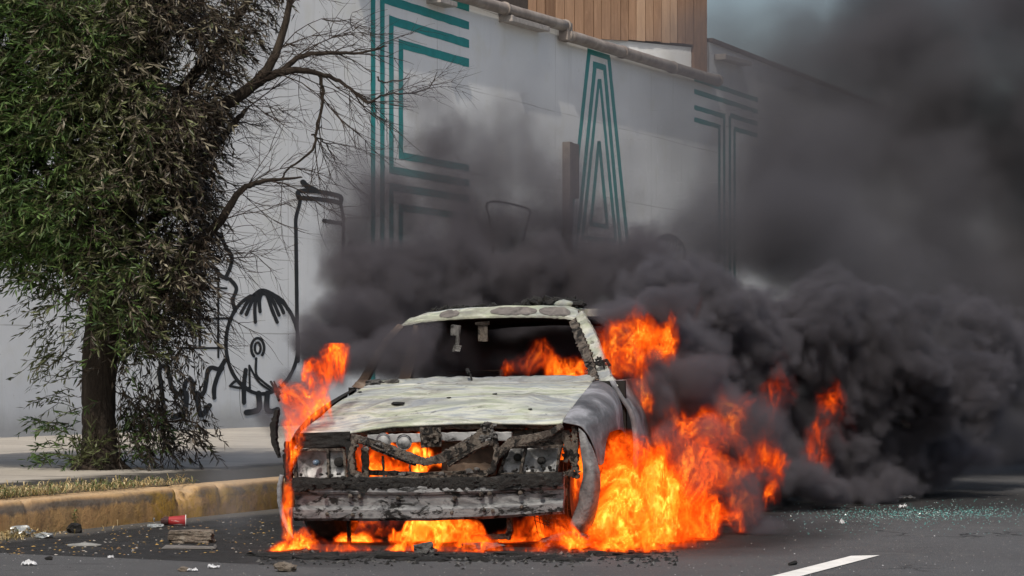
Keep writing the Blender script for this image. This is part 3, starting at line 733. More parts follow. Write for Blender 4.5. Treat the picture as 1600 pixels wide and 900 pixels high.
# --- greenhouse: roof, pillars. All points come from the photo on planes of the car
def sweep(mb, pts, w, t, seed=0, sub=8, jit=.004, mi=0, side=Vector((0, 1, 0))):
    """beam along pts; width w in the x-z plane, thickness t along side; edges eaten by fire"""
    pts = [Vector(p) for p in pts]; W_ = w if isinstance(w, (list, tuple)) else [w] * len(pts); out = []; ww = []
    for i in range(len(pts) - 1):
        for k in range(sub):
            q = k / sub; out.append(pts[i].lerp(pts[i + 1], q)); ww.append(W_[i] * (1 - q) + W_[i + 1] * q)
    out.append(pts[-1]); ww.append(W_[-1]); v = []
    for i, p in enumerate(out):
        d = (out[min(i + 1, len(out) - 1)] - out[max(i - 1, 0)]).normalized(); nn = d.cross(side); nn.normalize()
        j = [jit * noise.noise(Vector((i * .9, seed, k * 7.3))) * 2 for k in range(4)]
        a_ = nn * (ww[i] / 2); s_ = side * (t / 2)
        v += [p + a_ * 1 + nn * j[0] - s_, p + a_ + nn * j[1] + s_, p - a_ + nn * j[2] + s_, p - a_ + nn * j[3] - s_]
    f = []
    for i in range(len(out) - 1):
        for k in range(4): f.append((4 * i + k, 4 * i + (k + 1) % 4, 4 * i + 4 + (k + 1) % 4, 4 * i + 4 + k))
    f += [(3, 2, 1, 0), tuple(4 * (len(out) - 1) + k for k in range(4))]
    mb.add(v, f, mi)
RT = 2.12                                          # depth of the windscreen's top edge
RL = [(628, 507), (660, 501), (700, 497), (745, 494.5), (800, 493), (850, 493.5), (885, 495.5), (908, 500)]
RU = [(640, 497), (668, 488), (706, 482.5), (748, 479.5), (800, 477.5), (850, 477), (885, 478), (902, 484)]
def roof_fn(u, v):
    l = lerp_list(RL, u); t = lerp_list(RU, u)
    a_ = C(l[0], l[1], RT); b_ = C(t[0], t[1], RT + .16)
    if v <= .12: p = a_.lerp(b_, v / .12)
    else:
        k = (v - .12) / .88; p = b_.copy(); p.y += 1.35 * k
        p.z += .022 * sin(pi * min(1, k * 1.3)) - .05 * k * k - .03 * sin(pi * u) * sin(pi * k) + .008 * noise.noise(Vector((u * 6, k * 7, 1)))
    p.z += .004 * noise.noise(Vector((u * 14, v * 10, 9)))
    return p
rf = MB(); rf.grid(roof_fn, 60, 40, (0, .006, -.016)); roof = cb(rf, 'roof', M_PALE, smooth=True)
hd = MB()                                          # header lip under the roof's front edge
sweep(hd, [C(x, y + 1.5, RT + .01) for x, y in RL], .012, .03, 4, 8, .0025); cb(hd, 'windscreen_header', M_PALE)
M_BLIS = mottle('scorched_patch', [(.3, (.05, .045, .042)), (.5, (.12, .108, .10)), (.7, (.19, .17, .155))], 14, .2, ash=.1, rough=.85)
# dark scorched patches on the front band of the roof are separate blistered skins
bl = MB()
def blister(x0, x1, seed):
    def f(u, v):
        x = x0 + (x1 - x0) * u; uu = 0
        for i in range(len(RL) - 1):
            if RL[i][0] <= x <= RL[i + 1][0]: uu = (i + (x - RL[i][0]) / (RL[i + 1][0] - RL[i][0])) / (len(RL) - 1)
        e = sin(pi * u) ** .35 * (.40 + .14 * noise.noise(Vector((u * 7, seed * 3, v))))
        p = roof_fn(uu, .12 * (.45 + (v - .5) * 2 * e + .03 * noise.noise(Vector((u * 9, seed, 0))))).copy(); p.y -= .006; p.z += .002
        return p
    return f
for q_ in ((684, 716, 1), (765, 840, 2), (842, 893, 3)):
    bl = MB(); bl.grid(blister(*q_), 30, 10); cb(bl, 'blistered_paint', M_BLIS, roof, smooth=True)
db = MB()
for i in range(150):
    x = rnd.choice([rnd.uniform(662, 735), rnd.uniform(795, 905), rnd.uniform(830, 900), rnd.uniform(680, 880)])
    uu = min(.97, max(.03, (x - 632) / 270)); p = roof_fn(uu, rnd.uniform(.15, .32)); s_ = rnd.uniform(.010, .028) * (1.35 if x > 790 else .8)
    db.rock(p + Vector((0, 0, s_ * .6 + (.012 if x > 800 else 0) * rnd.random())), (s_ * rnd.uniform(.8, 2.2), s_, s_ * rnd.uniform(.4, 1.0)), i, sub=1, amp=.7, M=Matrix.Rotation(rnd.uniform(-.8, .8), 3, 'Y'))
for (x, y) in ((885, 466), (893, 470), (876, 471), (860, 474), (866, 470), (842, 474)):
    p = C(x, y, RT + .3); db.tube([p + Vector((0, 0, -.04)), p, p + Vector((.012, 0, .012))], [.016, .010, .004], 5)
tag(cb(db, 'roof_debris', M_CHAR, roof), kind='stuff')
lump = MB(); lump.rock(C(881, 475, RT + .2), (.06, .05, .03), 4, amp=.3); cb(lump, 'melted_lump', M_PALE, roof, smooth=True)
def pillar(name, pts, w, t, mat, seed=0, jit=.003, parent=None):
    b = MB(); sweep(b, pts, w, t, seed, 10, jit); return cb(b, name, mat, parent, bevel=.004)
# right-hand (in the picture) front pillar: pale outer skin and a dark corroded inner strip
pl = pillar('front_pillar', [C(905, 490, 2.16), C(921, 520, 1.98), C(936, 556, 1.76), C(946, 590, 1.56), C(955, 612, 1.40)], [.060, .072, .075, .085, .12], .07, M_PALE, 1)
b = MB(); sweep(b, [C(895, 500, 2.10), C(905, 525, 1.95), C(916, 552, 1.78), C(924, 575, 1.62), C(928, 594, 1.48)], [.05, .060, .062, .05, .07], .05, 5, 12, .010); cb(b, 'burnt_seal', M_FRAME, pl)
b = MB(); sweep(b, [C(901, 492, 2.2), C(916, 530, 2.02), C(929, 565, 1.8), C(931, 590, 1.6)], [.02] * 4, .03, 8, 10, .004); cb(b, 'burnt_seal', M_CHAR, pl)
pillar('front_pillar', [C(628, 508, 2.14), C(607, 530, 1.96), C(588, 560, 1.74), C(570, 592, 1.5), C(560, 606, 1.38)], [.045, .05, .055, .06, .08], .06, M_RUST, 3)
# mirror bracket and twisted stays on the right pillar
b = MB(); p = C(930, 567, 1.66); b.tube([C(915, 566, 1.6), p, C(948, 563, 1.6), C(953, 572, 1.6)], [.006, .010, .012, .010], 6)
for k in range(14):
    q0 = C(936 + rnd.uniform(-6, 12), 567 + rnd.uniform(-4, 5), 1.58); b.tube([q0, q0 + Vector([rnd.uniform(-.03, .04), 0, rnd.uniform(-.03, .03)])], [.009, .004], 5)
cb(b, 'mirror_bracket', M_CHAR)
b = MB(); b.tube([C(900, 493, 2.2), C(925, 512, 2.5), C(942, 530, 2.7)], .004, 5); cb(b, 'stretched_wire', M_PALE)
# things left hanging from the header
b = MB()
b.box(C(712, 516, 2.10), (.062, .03, .068), Matrix.Rotation(.12, 3, 'Y'), jit=.006); b.box(C(715, 532, 2.10), (.022, .02, .07), Matrix.Rotation(.1, 3, 'Y'), jit=.004); b.box(C(714, 544, 2.10), (.045, .022, .05), Matrix.Rotation(.25, 3, 'Y'), jit=.008)
cb(b, 'mirror_mount', M_ASHY, bevel=.004)
b = MB(); b.box(C(755, 519, 2.18), (.065, .03, .125), jit=.006); b.box(C(754, 505, 2.16), (.10, .02, .02), jit=.004); cb(b, 'visor_bracket', M_FRAME, bevel=.003)

# --- sides, doors, tail: the rest of the shell behind smoke and fire
XL, XR = C(440, 700, .2).x, C(944, 690, .2).x
XM = (XL + XR) / 2; HW = (XR - XL) / 2 - .01
ZS = .93                                            # shoulder height
def shell(sgn, name):
    b = MB(); X = XM + sgn * HW
    def fn(u, v):
        y = 1.36 + u * 2.55; z = .20 + v * (ZS - .20)
        bulge = .05 * sin(pi * min(1, v * 1.1)) - .09 * max(0, v - .72) / .28
        return Vector((X + sgn * (bulge - .03) + .006 * noise.noise(Vector((y * 3, z * 4, sgn))), y, z + .04 * u * v))
    return b, fn
for sgn in (1, -1):
    X = XM + sgn * HW
    for k, (u0, u1) in enumerate(((.0, .495), (.505, 1.0))):
        b, fn = shell(sgn, 'door'); b.grid(lambda u, v: fn(u0 + (u1 - u0) * u, v), 26, 16, (-.03 * sgn, 0, 0)); dr = cb(b, 'door', M_RUST if k else M_FENDER, smooth=True)
        hnd = MB(); hnd.box(Vector((X + sgn * .028, 1.36 + 2.55 * (u0 + (u1 - u0) * .85), .78)), (.03, .14, .03)); cb(hnd, 'handle', M_CHAR, dr, bevel=.006)
    # rear quarter with wheel arch
    b = MB()
    def fq(u, v):
        y = 3.92 + u * 1.28; z = .26 + v * (.99 - .26)
        return Vector((X + sgn * (.03 * sin(pi * v) - .09 * max(0, v - .72) / .28 - .05 * u * u), y, z - .05 * u * v))
    b.grid(fq, 30, 18, (-.02 * sgn, 0, 0), hole=lambda u, v: (u * 1.28 - .42) ** 2 + (v * .73 + .26 - .33) ** 2 < .36 ** 2)
    cb(b, 'rear_quarter', M_RUST, smooth=True)
    xr = X - sgn * .15
    b = MB(); sweep(b, [Vector((X - sgn * .10, 2.62, ZS + .0)), Vector((xr - sgn * .08, 2.64, 1.36))], .07, .08, 1, 8, .002, side=Vector((1, 0, 0))); cb(b, 'middle_pillar', M_RUST)
    b = MB(); sweep(b, [Vector((X - sgn * .12, 4.25, .97)), Vector((xr - sgn * .09, 3.60, 1.34))], .16, .06, 2, 8, .002, side=Vector((1, 0, 0))); cb(b, 'rear_pillar', M_PALE)
    pR = roof_fn(.985 if sgn > 0 else .015, .2); b = MB(); sweep(b, [Vector((pR.x, pR.y - .05, pR.z - .03)), Vector((xr - sgn * .07, 2.9, pR.z - .02)), Vector((xr - sgn * .09, 3.62, pR.z - .07))], .05, .05, 3, 8, .002, side=Vector((1, 0, 0))); cb(b, 'roof_rail', M_PALE)
b = MB(); b.grid(lambda u, v: Vector((XM + (u - .5) * 2 * (HW - .10), 4.28 + v * .95, .975 - .03 * v + .02 * sin(pi * u))), 20, 10, (0, 0, -.02)); cb(b, 'trunk_lid', M_PALE, smooth=True)
b = MB(); b.grid(lambda u, v: Vector((XM + (u - .5) * 2 * (HW - .06), 5.22 - .03 * v, .30 + v * .64)), 12, 8, (0, -.03, 0)); cb(b, 'tail_panel', M_RUST)
b = MB(); b.box(Vector((XM, 5.27, .46)), (2 * HW - .04, .10, .16)); cb(b, 'rear_bumper', M_CHAR, bevel=.03)
for sgn in (1, -1):
    b = MB(); b.box(Vector((XM + sgn * (HW - .28), 5.245, .74)), (.38, .05, .17)); cb(b, 'tail_lamp', M_CHAR, bevel=.015)
b = MB(); b.box(Vector((XM, 3.1, .23)), (2 * HW - .16, 4.0, .05)); cb(b, 'floor_pan', M_DARK)
b = MB(); b.box(Vector((XM, 1.42, .60)), (2 * HW - .12, .05, .66)); cb(b, 'firewall', M_DARK)
b = MB()
b.grid(lambda u, v: Vector((XM + (u - .5) * 2 * (HW - .2), 1.48 + .38 * v, .90 + .03 * sin(pi * v) + .035 * noise.noise(Vector((u * 9, v * 4, 0))) + .015 * noise.noise(Vector((u * 30, v * 9, 0))))), 60, 8, (0, 0, -.16)); cb(b, 'dashboard', M_CHAR)
for (sx_, y) in ((-.38, 2.35), (.38, 2.35)):
    b = MB(); cx_ = XM + sx_
    b.tube([Vector((cx_ - .22, y - .25, .42)), Vector((cx_ - .22, y + .2, .45)), Vector((cx_ - .20, y + .35, 1.02)), Vector((cx_ + .20, y + .35, 1.02)), Vector((cx_ + .22, y + .2, .45)), Vector((cx_ + .22, y - .25, .42)), Vector((cx_ - .22, y - .25, .42))], .018, 6)
    for z in (.6, .72, .84, .94): b.tube([Vector((cx_ - .21, y + .24 + (z - .6) * .2, z)), Vector((cx_ + .21, y + .24 + (z - .6) * .2, z))], .007, 5)
    for k in range(6): b.tube([Vector((cx_ - .2 + .08 * k, y - .25, .43)), Vector((cx_ - .2 + .08 * k, y + .2, .45))], .007, 5)
    cb(b, 'seat_frame', M_RUST)
b = MB(); b.tube([Vector((XM + .38 + .19 * cos(t * pi / 8), 1.98, .80 + .17 * sin(t * pi / 8) * .6)) for t in range(17)], .012, 6, cap=False); b.tube([Vector((XM + .38, 1.98, .80)), Vector((XM + .38, 1.6, .74))], .03, 8)
for t in (0, 2.1, 4.2): b.tube([Vector((XM + .38, 1.98, .80)), Vector((XM + .38 + .19 * cos(t), 1.98, .80 + .10 * sin(t)))], .01, 5)
cb(b, 'steering_wheel', M_CHAR)
b = MB(); b.grid(lambda u, v: Vector((XM + (u - .5) * 2 * (HW - .18), 3.55 + .1 * v, .30 + v * .62)), 10, 6, (0, .05, 0)); cb(b, 'rear_seat_back', M_DARK)

# --- right front fender: large sooty panel with its arch, nose and the lamp side opening
FO = [  # rows from the hood line outwards; (px, py, depth)
 [(878, 660, .14), (886, 648, .30), (897, 634, .55), (908, 620, .80), (918, 608, 1.05), (927, 598, 1.30), (938, 596, 1.5)],
 [(886, 662, .13), (898, 647, .30), (911, 632, .55), (922, 620, .80), (933, 609, 1.05), (943, 600, 1.30), (950, 602, 1.5)],
 [(897, 664, .13), (912, 652, .30), (926, 640, .50), (938, 628, .75), (949, 618, 1.0), (958, 612, 1.25), (963, 614, 1.5)],
 [(907, 667, .14), (922, 660, .28), (936, 652, .46), (950, 645, .68), (960, 638, .92), (968, 634, 1.2), (971, 636, 1.5)],
 [(914, 674, .15), (926, 672, .28), (940, 669, .42), (953, 666, .60), (963, 662, .85), (970, 660, 1.15), (974, 662, 1.5)],
 [(921, 684, .17), (930, 684, .28), (941, 682, .40), (951, 676, .55), (962, 672, .80), (970, 672, 1.10), (976, 680, 1.5)],
 [(927, 698, .19), (933, 698, .28), (940, 697, .37), (946, 690, .48), (0, 0, 0), (0, 0, 0), (978, 700, 1.5)],
 [(931, 712, .22), (935, 712, .28), (940, 712, .33), (944, 706, .40), (0, 0, 0), (0, 0, 0), (0, 0, 0)],
 [(933, 724, .25), (935, 726, .28), (938, 727, .31), (942, 724, .34), (0, 0, 0), (0, 0, 0), (0, 0, 0)]]
def cr(p0, p1, p2, p3, t): return .5 * ((2 * p1) + (p2 - p0) * t + (2 * p0 - 5 * p1 + 4 * p2 - p3) * t * t + (3 * p1 - p0 - 3 * p2 + p3) * t ** 3)
def patch(mb, rows, sub, thick, mi=0):
    """smooth skin through a net of points; None leaves a hole"""
    nr, nc = len(rows), len(rows[0])
    pt = {}
    def g_(r, c_): 
        r = max(0, min(nr - 1, r)); c_ = max(0, min(nc - 1, c_)); return rows[r][c_]
    vid = {}; v = []; f = []
    def vert(a_, b_):
        if (a_, b_) in vid: return vid[(a_, b_)]
        r = min(a_ // sub, nr - 2); c_ = min(b_ // sub, nc - 2); tr = a_ / sub - r; tc = b_ / sub - c_
        ref = g_(r, c_) or g_(r + 1, c_) or g_(r, c_ + 1) or g_(r + 1, c_ + 1)
        def gg(i, j): return g_(i, j) or g_(r + (1 if i > r else 0), c_ + (1 if j > c_ else 0)) or ref
        q = [cr(*[gg(r + i, c_ + j) for j in (-1, 0, 1, 2)], tc) for i in (-1, 0, 1, 2)]
        v.append(cr(*q, tr)); vid[(a_, b_)] = len(v) - 1; return len(v) - 1
    for r in range(nr - 1):
        for c_ in range(nc - 1):
            if None in (rows[r][c_], rows[r + 1][c_], rows[r][c_ + 1], rows[r + 1][c_ + 1]): continue
            for i in range(sub):
                for j in range(sub):
                    a_, b_ = r * sub + i, c_ * sub + j
                    f.append((vert(a_, b_), vert(a_, b_ + 1), vert(a_ + 1, b_ + 1), vert(a_ + 1, b_)))
    mb.add(v, f, mi)
rows = [[C(*q) if q[2] else None for q in r] for r in FO]
b = MB(); patch(b, rows, 6, .004); fo = cb(b, 'front_fender', M_FENDER, smooth=True)
fo['label'] = 'dark sooty grey front fender with a burnt through arch'
sl = fo.modifiers.new('skin', 'SOLIDIFY'); sl.thickness = .006; sl.offset = -1
# left front fender, mostly behind flame: curved dark panel
FL_ = [[(473, 676, .14), (488, 660, .40), (508, 640, .75), (535, 620, 1.1), (562, 604, 1.42)],
       [(462, 680, .15), (476, 664, .40), (496, 644, .75), (522, 624, 1.1), (550, 608, 1.42)],
       [(452, 692, .17), (464, 672, .40), (484, 652, .75), (512, 634, 1.1), (542, 618, 1.42)],
       [(446, 715, .18), (455, 700, .36), (474, 690, .70), (504, 676, 1.1), (536, 664, 1.42)],
       [(444, 745, .18), (450, 738, .28), None, None, (534, 710, 1.42)]]
rows = [[C(*q) if q else None for q in r] for r in FL_]
b = MB(); patch(b, rows, 6, .004); o = cb(b, 'front_fender', M_CHAR, smooth=True); sl = o.modifiers.new('skin', 'SOLIDIFY'); sl.thickness = .006; sl.offset = -1
# left hanging strip of the wheel arch (thin curved lip down to the road)
b = MB(); sweep(b, [C(x, y, .16) for x, y in ((441, 742), (437, 762), (438, 785), (443, 808), (451, 828), (459, 841))], [.022, .026, .028, .024, .018, .006], .03, 9, 8, .002); cb(b, 'arch_lip', M_FENDER, smooth=True)
b = MB(); sweep(b, [C(x, y, .3) for x, y in ((434, 640), (428, 665), (429, 690), (437, 715))], [.02, .035, .03, .01], .05, 2, 8, .004); cb(b, 'mirror_remnant', M_CHAR)
b = MB(); b.tube([C(423, 596, 1.3), C(432, 612, 1.25), C(436, 626, 1.2)], [.008, .012, .01], 6); b.tube([C(428, 596, 1.3), C(437, 616, 1.25)], [.006, .01], 6); cb(b, 'bent_stay', M_CHAR)

# --- right wheel arch liner: pale grey curled sheet reaching the road
LI = [[(905, 668, .16), (912, 676, .15), (918, 690, .15)],
      [(908, 700, .14), (917, 700, .12), (926, 704, .16)],
      [(911, 724, .14), (922, 724, .11), (934, 730, .18)],
      [(913, 744, .15), (926, 744, .11), (936, 748, .20)],
      [(908, 764, .17), (924, 768, .12), (935, 770, .22)],
      [(905, 784, .18), (920, 790, .13), (932, 792, .24)],
      [(897, 806, .19), (914, 810, .15), (927, 812, .26)],
      [(892, 820, .20), (906, 824, .17), (919, 826, .27)],
      [(897, 834, .22), (903, 836, .20), (909, 836, .27)]]
rows = [[C(*q) for q in r] for r in LI]
b = MB(); patch(b, rows, 6, .004)
for i, q_ in enumerate(b.v): b.v[i] = (q_[0] + .004 * noise.noise(Vector(q_) * 14), q_[1] + .006 * noise.noise(Vector(q_) * 9), q_[2])
M_LINER = mottle('scorched_liner', [(.3, (.06, .06, .065)), (.5, (.17, .17, .175)), (.7, (.30, .30, .305))], 9, .36, (.025, .025, .027), .22, (.42, .42, .42), .75, .05, .9, .012)
o = cb(b, 'arch_liner', M_LINER, smooth=True); sl = o.modifiers.new('skin', 'SOLIDIFY'); sl.thickness = .008; sl.offset = -1
b = MB()
sweep(b, [C(x, y, .19) for x, y in ((898, 666), (899, 690), (897, 712), (899, 735))], [.03, .035, .05, .03], .04, 11, 10, .008)
sweep(b, [C(x, y, .20) for x, y in ((884, 672), (888, 700), (884, 722))], [.05, .045, .03], .04, 15, 10, .012)
sweep(b, [C(x, y, .17) for x, y in ((878, 745), (890, 738), (902, 744), (900, 730))], [.02, .03, .035, .02], .03, 17, 10, .010)
sweep(b, [C(x, y, .24) for x, y in ((904, 672), (922, 680), (924, 700), (917, 722), (925, 738))], [.02, .016, .016, .02, .02], .03, 19, 10, .005)
cb(b, 'inner_bracket', M_FRAME)

# --- front structure
def beam(name, pts, w, t, mat, seed=0, jit=.005, parent=None, extra=None):
    b = MB(); sweep(b, [C(*p) for p in pts], w, t, seed, 10, jit)
    if extra: extra(b)
    return cb(b, name, mat, parent, bevel=.003)
# bumper reinforcement: long C-section with ridges
BT = [(455, 752), (560, 751), (660, 752), (760, 750), (878, 743)]
BB = [(456, 815), (560, 814), (660, 814), (760, 811), (877, 804)]
prof_b = [(0.0, .035), (.06, .0), (.28, -.008), (.34, .0), (.37, .018), (.62, .018), (.66, .0), (.72, -.014), (.93, -.014), (1.0, .0), (1.0, .05)]
def bump_fn(u, v):
    k = v * (len(prof_b) - 1); i = min(int(k), len(prof_b) - 2); t = k - i
    vv = prof_b[i][0] * (1 - t) + prof_b[i + 1][0] * t; dd = prof_b[i][1] * (1 - t) + prof_b[i + 1][1] * t
    a_ = lerp_list(BT, u); b_ = lerp_list(BB, u)
    p = C(a_[0], a_[1], -.02).lerp(C(b_[0], b_[1], -.02), vv); p.y += dd + .05 * (2 * u - 1) ** 2 + .003 * noise.noise(Vector((u * 20, v * 4, 0)))
    p.z += .003 * noise.noise(Vector((u * 12, v, 3)))
    return p
b = MB(); b.grid(bump_fn, 140, 20, (0, .05, 0)); bmp = cb(b, 'bumper_beam', M_BUMP, smooth=False)
for k_, L_ in ((1.0, ((508, 775), (547, 775), (562, 776), (622, 779), (711, 778), (813, 770), (846, 768), (752, 772), (765, 771))), (.85, ((511, 803), (551, 804), (563, 804), (625, 802), (706, 801), (757, 797), (770, 798), (815, 792)))):
    for (x, y) in L_:
        b = MB(); b.tube([C(x, y, -.032), C(x, y, .0)], .0135 * k_, 8); b.tube([C(x, y, -.042), C(x, y, -.02)], .007 * k_, 6); cb(b, 'bolt', M_FRAME, bmp)
b = MB()        # melted foam crust along the top of the beam
def crust(u, v):
    a_ = lerp_list(BT, u); p = C(a_[0], a_[1] - 5 - 3 * noise.noise(Vector((u * 14, 0, 0))), -.02).lerp(C(a_[0], a_[1] + 13 + 9 * noise.noise(Vector((u * 17, 5, 0))) + 6 * noise.noise(Vector((u * 60, 5, 0))), -.022), v)
    p.y += -.004 * sin(pi * v) + .006 * noise.noise(Vector((u * 40, v * 3, 0))); return p
b.grid(crust, 220, 8, (0, .05, 0))
for i in range(34):
    u = rnd.random(); p = crust(u, rnd.uniform(0, 1)); b.rock(p, [rnd.uniform(.008, .022), .012, rnd.uniform(.006, .014)], i, sub=1, amp=.6)
tag(cb(b, 'melted_crust', M_CHAR, bmp), kind='stuff')
# lamp boxes
def quad_plate(pts, d, name, mat, parent=None, nu=24, nv=16, amp=.004, dish=0.0):
    b = MB(); c_ = [C(x, y, d) for x, y in pts]
    def fn(u, v):
        p = c_[0].lerp(c_[1], u).lerp(c_[3].lerp(c_[2], u), v).copy()
        p.y += amp * noise.noise(Vector((u * 6, v * 5, d * 50))) + dish * sin(pi * u) * sin(pi * v); return p
    b.grid(fn, nu, nv, (0, .012, 0)); return cb(b, name, mat, parent, smooth=True)
hl = empty('headlight', (0, 0, 0)); hl.parent = car; hr = empty('headlight', (0, 0, 0)); hr.parent = car
quad_plate([(462, 704), (513, 704), (513, 748), (464, 750)], .10, 'reflector', M_LAMP, hl, dish=.05)
quad_plate([(513, 704), (537, 703), (541, 746), (514, 748)], .10, 'reflector', M_LAMP, hl, dish=.02)
quad_plate([(795, 701), (821, 699), (813, 738), (782, 740)], .12, 'reflector', M_LAMP, hr, dish=.02)
quad_plate([(823, 700), (873, 700), (868, 738), (816, 739)], .12, 'reflector', M_LAMP, hr, dish=.05)
for par, L in ((hl, [((461, 703), (538, 702)), ((538, 702), (542, 748)), ((461, 703), (463, 750)), ((513, 703), (514, 748)), ((463, 750), (542, 748))]), (hr, [((795, 699), (875, 698)), ((795, 699), (780, 741)), ((822, 699), (813, 740)), ((780, 741), (870, 739)), ((875, 698), (870, 739))])):
    b = MB()
    for i, (p, q) in enumerate(L): sweep(b, [C(*p, .085), C(*q, .085)], .014, .03, i, 10, .003)
    cb(b, 'lamp_frame', M_FRAME, par)
M_GLASSY = simple('blue_grey_glass', (.08, .12, .17), .12, bump=0, spec=.8)
b = MB(); b.lathe([(.001, -.03), (.012, -.028), (.018, -.015), (.019, 0), (.018, .03)], 16, Matrix.Translation(C(494, 723, .07)) @ Matrix.Rotation(-pi / 2, 4, 'X')); cb(b, 'bulb', M_GLASSY, hl, smooth=True)
b = MB(); b.lathe([(.002, -.02), (.024, -.018), (.030, -.006), (.024, .0), (.024, .04)], 18, Matrix.Translation(C(530, 722, .09)) @ Matrix.Rotation(-pi / 2, 4, 'X')); cb(b, 'bulb_socket', M_CHAR, hl, smooth=True)
for x, y in ((845, 720), (808, 715)):
    b = MB(); b.lathe([(.002, -.03), (.012, -.028), (.016, -.006), (.022, .0), (.022, .04)], 16, Matrix.Translation(C(x, y, .10)) @ Matrix.Rotation(-pi / 2, 4, 'X')); cb(b, 'bulb_socket', M_CHAR, hr, smooth=True)
b = MB()
for i in range(26):
    x = rnd.uniform(784, 872); t = (x - 784) / 88; y = 741 - rnd.random() ** 1.6 * (14 if 805 < x < 868 else 6); b.rock(C(x, y, .085), [rnd.uniform(.006, .018), .012, rnd.uniform(.005, .014)], i, sub=1, amp=.7)
tag(cb(b, 'melted_lens', M_CHAR, hr), kind='stuff')
b = MB()
for i in range(18):
    x = rnd.uniform(464, 540); y = 750 - rnd.random() ** 1.8 * 10; b.rock(C(x, y, .075), [rnd.uniform(.006, .018), .012, rnd.uniform(.005, .012)], i + 7, sub=1, amp=.7)
tag(cb(b, 'melted_lens', M_CHAR, hl), kind='stuff')
# brow above the left lamp, nose panel pieces
quad_plate([(460, 677), (546, 674), (548, 698), (464, 701)], .07, 'lamp_brow', M_CHAR, None, amp=.012)
beam('lamp_surround', [(452, 690, .09), (450, 720, .10), (452, 752, .10)], [.05, .05, .04], .05, M_CHAR, 2, .008)
beam('lamp_surround', [(546, 690, .06), (549, 720, .06), (551, 752, .06)], [.05, .035, .045], .06, M_CHAR, 3, .006)
quad_plate([(795, 672), (880, 668), (880, 700), (800, 700)], .20, 'nose_panel', M_FRAME, None, amp=.02)
quad_plate([(455, 750), (552, 749), (552, 760), (455, 760)], .06, 'nose_panel', M_CHAR, None, amp=.01)
quad_plate([(775, 741), (880, 739), (880, 752), (775, 756)], .06, 'nose_panel', M_CHAR, None, amp=.01)
# V of the sagging hood frame and the grille surround
beam('grille_surround', [(556, 686, .02), (549, 712, .015), (553, 738, .015), (575, 750, .01), (640, 747, .01), (700, 746, .01), (752, 744, .01), (771, 733, .01), (777, 706, .01), (772, 682, .02), (757, 672, .03)],
     [.035, .028, .03, .034, .024, .024, .026, .032, .026, .03, .03], .05, M_FRAME, 6, .006)
beam('fallen_hood_frame', [(549, 683, .03), (580, 692, .01), (615, 705, .0), (645, 716, -.005), (668, 722, -.005)], [.04, .05, .056, .05, .03], .03, M_FRAME, 7, .004,
     extra=lambda b: (sweep(b, [C(558, 686, -.02), C(600, 705, -.025), C(640, 722, -.03), (C(662, 726, -.02))], .008, .02, 33, 8, .001), sweep(b, [C(580, 700, .0), C(620, 716, -.01), C(650, 727, -.01)], .012, .02, 34, 8, .002)))
beam('fallen_hood_frame', [(660, 723, -.005), (690, 716, -.01), (720, 700, -.005), (745, 686, .0), (762, 672, .01), (766, 660, .03)], [.035, .055, .06, .06, .07, .03], .03, M_FRAME, 8, .005,
     extra=lambda b: (sweep(b, [C(700, 726, -.01), C(725, 712, -.015), C(748, 698, -.015), C(772, 690, -.01)], .028, .03, 35, 8, .005), sweep(b, [C(703, 727, -.03), C(740, 703, -.035), C(765, 693, -.03)], .006, .02, 36, 8, .001)))
beam('fallen_hood_frame', [(776, 712, .02), (790, 700, .02), (800, 690, .02), (835, 684, .03), (862, 676, .04), (878, 664, .06)], [.05, .05, .055, .045, .035, .028], .03, M_FRAME, 9, .004)
b = MB()
for i in range(34):
    t = rnd.random(); x = 560 + t * 210; y = (690 + (x - 560) * .30) if x < 665 else (722 - (x - 665) * .5); b.rock(C(x + rnd.uniform(-5, 5), y + rnd.uniform(-9, 9), -.015), [rnd.uniform(.005, .014), .01, rnd.uniform(.004, .011)], i + 90, sub=1, amp=.8)
for i in range(26): b.rock(C(rnd.uniform(752, 776), rnd.uniform(660, 690), -.01), [rnd.uniform(.008, .02), .014, rnd.uniform(.006, .014)], i + 190, sub=1, amp=.8)
tag(cb(b, 'char_crumbs', M_ASHY), kind='stuff')
for (x, y) in ((599, 689), (631, 691)):
    b = MB(); b.lathe([(.002, -.012), (.034, -.010), (.043, 0), (.045, .012), (.040, .03)], 22, Matrix.Translation(C(x, y, .06)) @ Matrix.Rotation(-pi / 2, 4, 'X')); h = cb(b, 'horn', M_LAMP, smooth=True)
    b = MB(); M_ = Matrix.Translation(C(x, y, .045)) @ Matrix.Rotation(-pi / 2, 4, 'X'); b.tube([M_ @ Vector((.044 * cos(k * pi / 10), .044 * sin(k * pi / 10), 0)) for k in range(21)], .004, 5, cap=False); cb(b, 'rim', M_BUMP, h)
quad_plate([(655, 668), (688, 668), (690, 698), (658, 700)], .05, 'hood_latch', M_FRAME, None, amp=.012)
b = MB(); b.tube([C(672, 665, .03), C(674, 684, .02)], .012, 6); b.tube([C(683, 670, .03), C(684, 690, .03)], .008, 6); b.tube([C(660, 678, .03), C(690, 680, .03)], .009, 6)
for (x, y) in ((664, 690), (680, 690), (672, 676)): b.tube([C(x, y, .02), C(x, y, .06)], .010, 8)
cb(b, 'latch_bar', M_FRAME)
beam('radiator_support', [(575, 686, .13), (650, 684, .13), (720, 682, .13), (800, 682, .13)], .05, .03, M_LAMP, 21, .005)
beam('radiator_support', [(572, 738, .14), (660, 742, .14), (770, 738, .14)], .03, .03, M_FRAME, 22, .005)
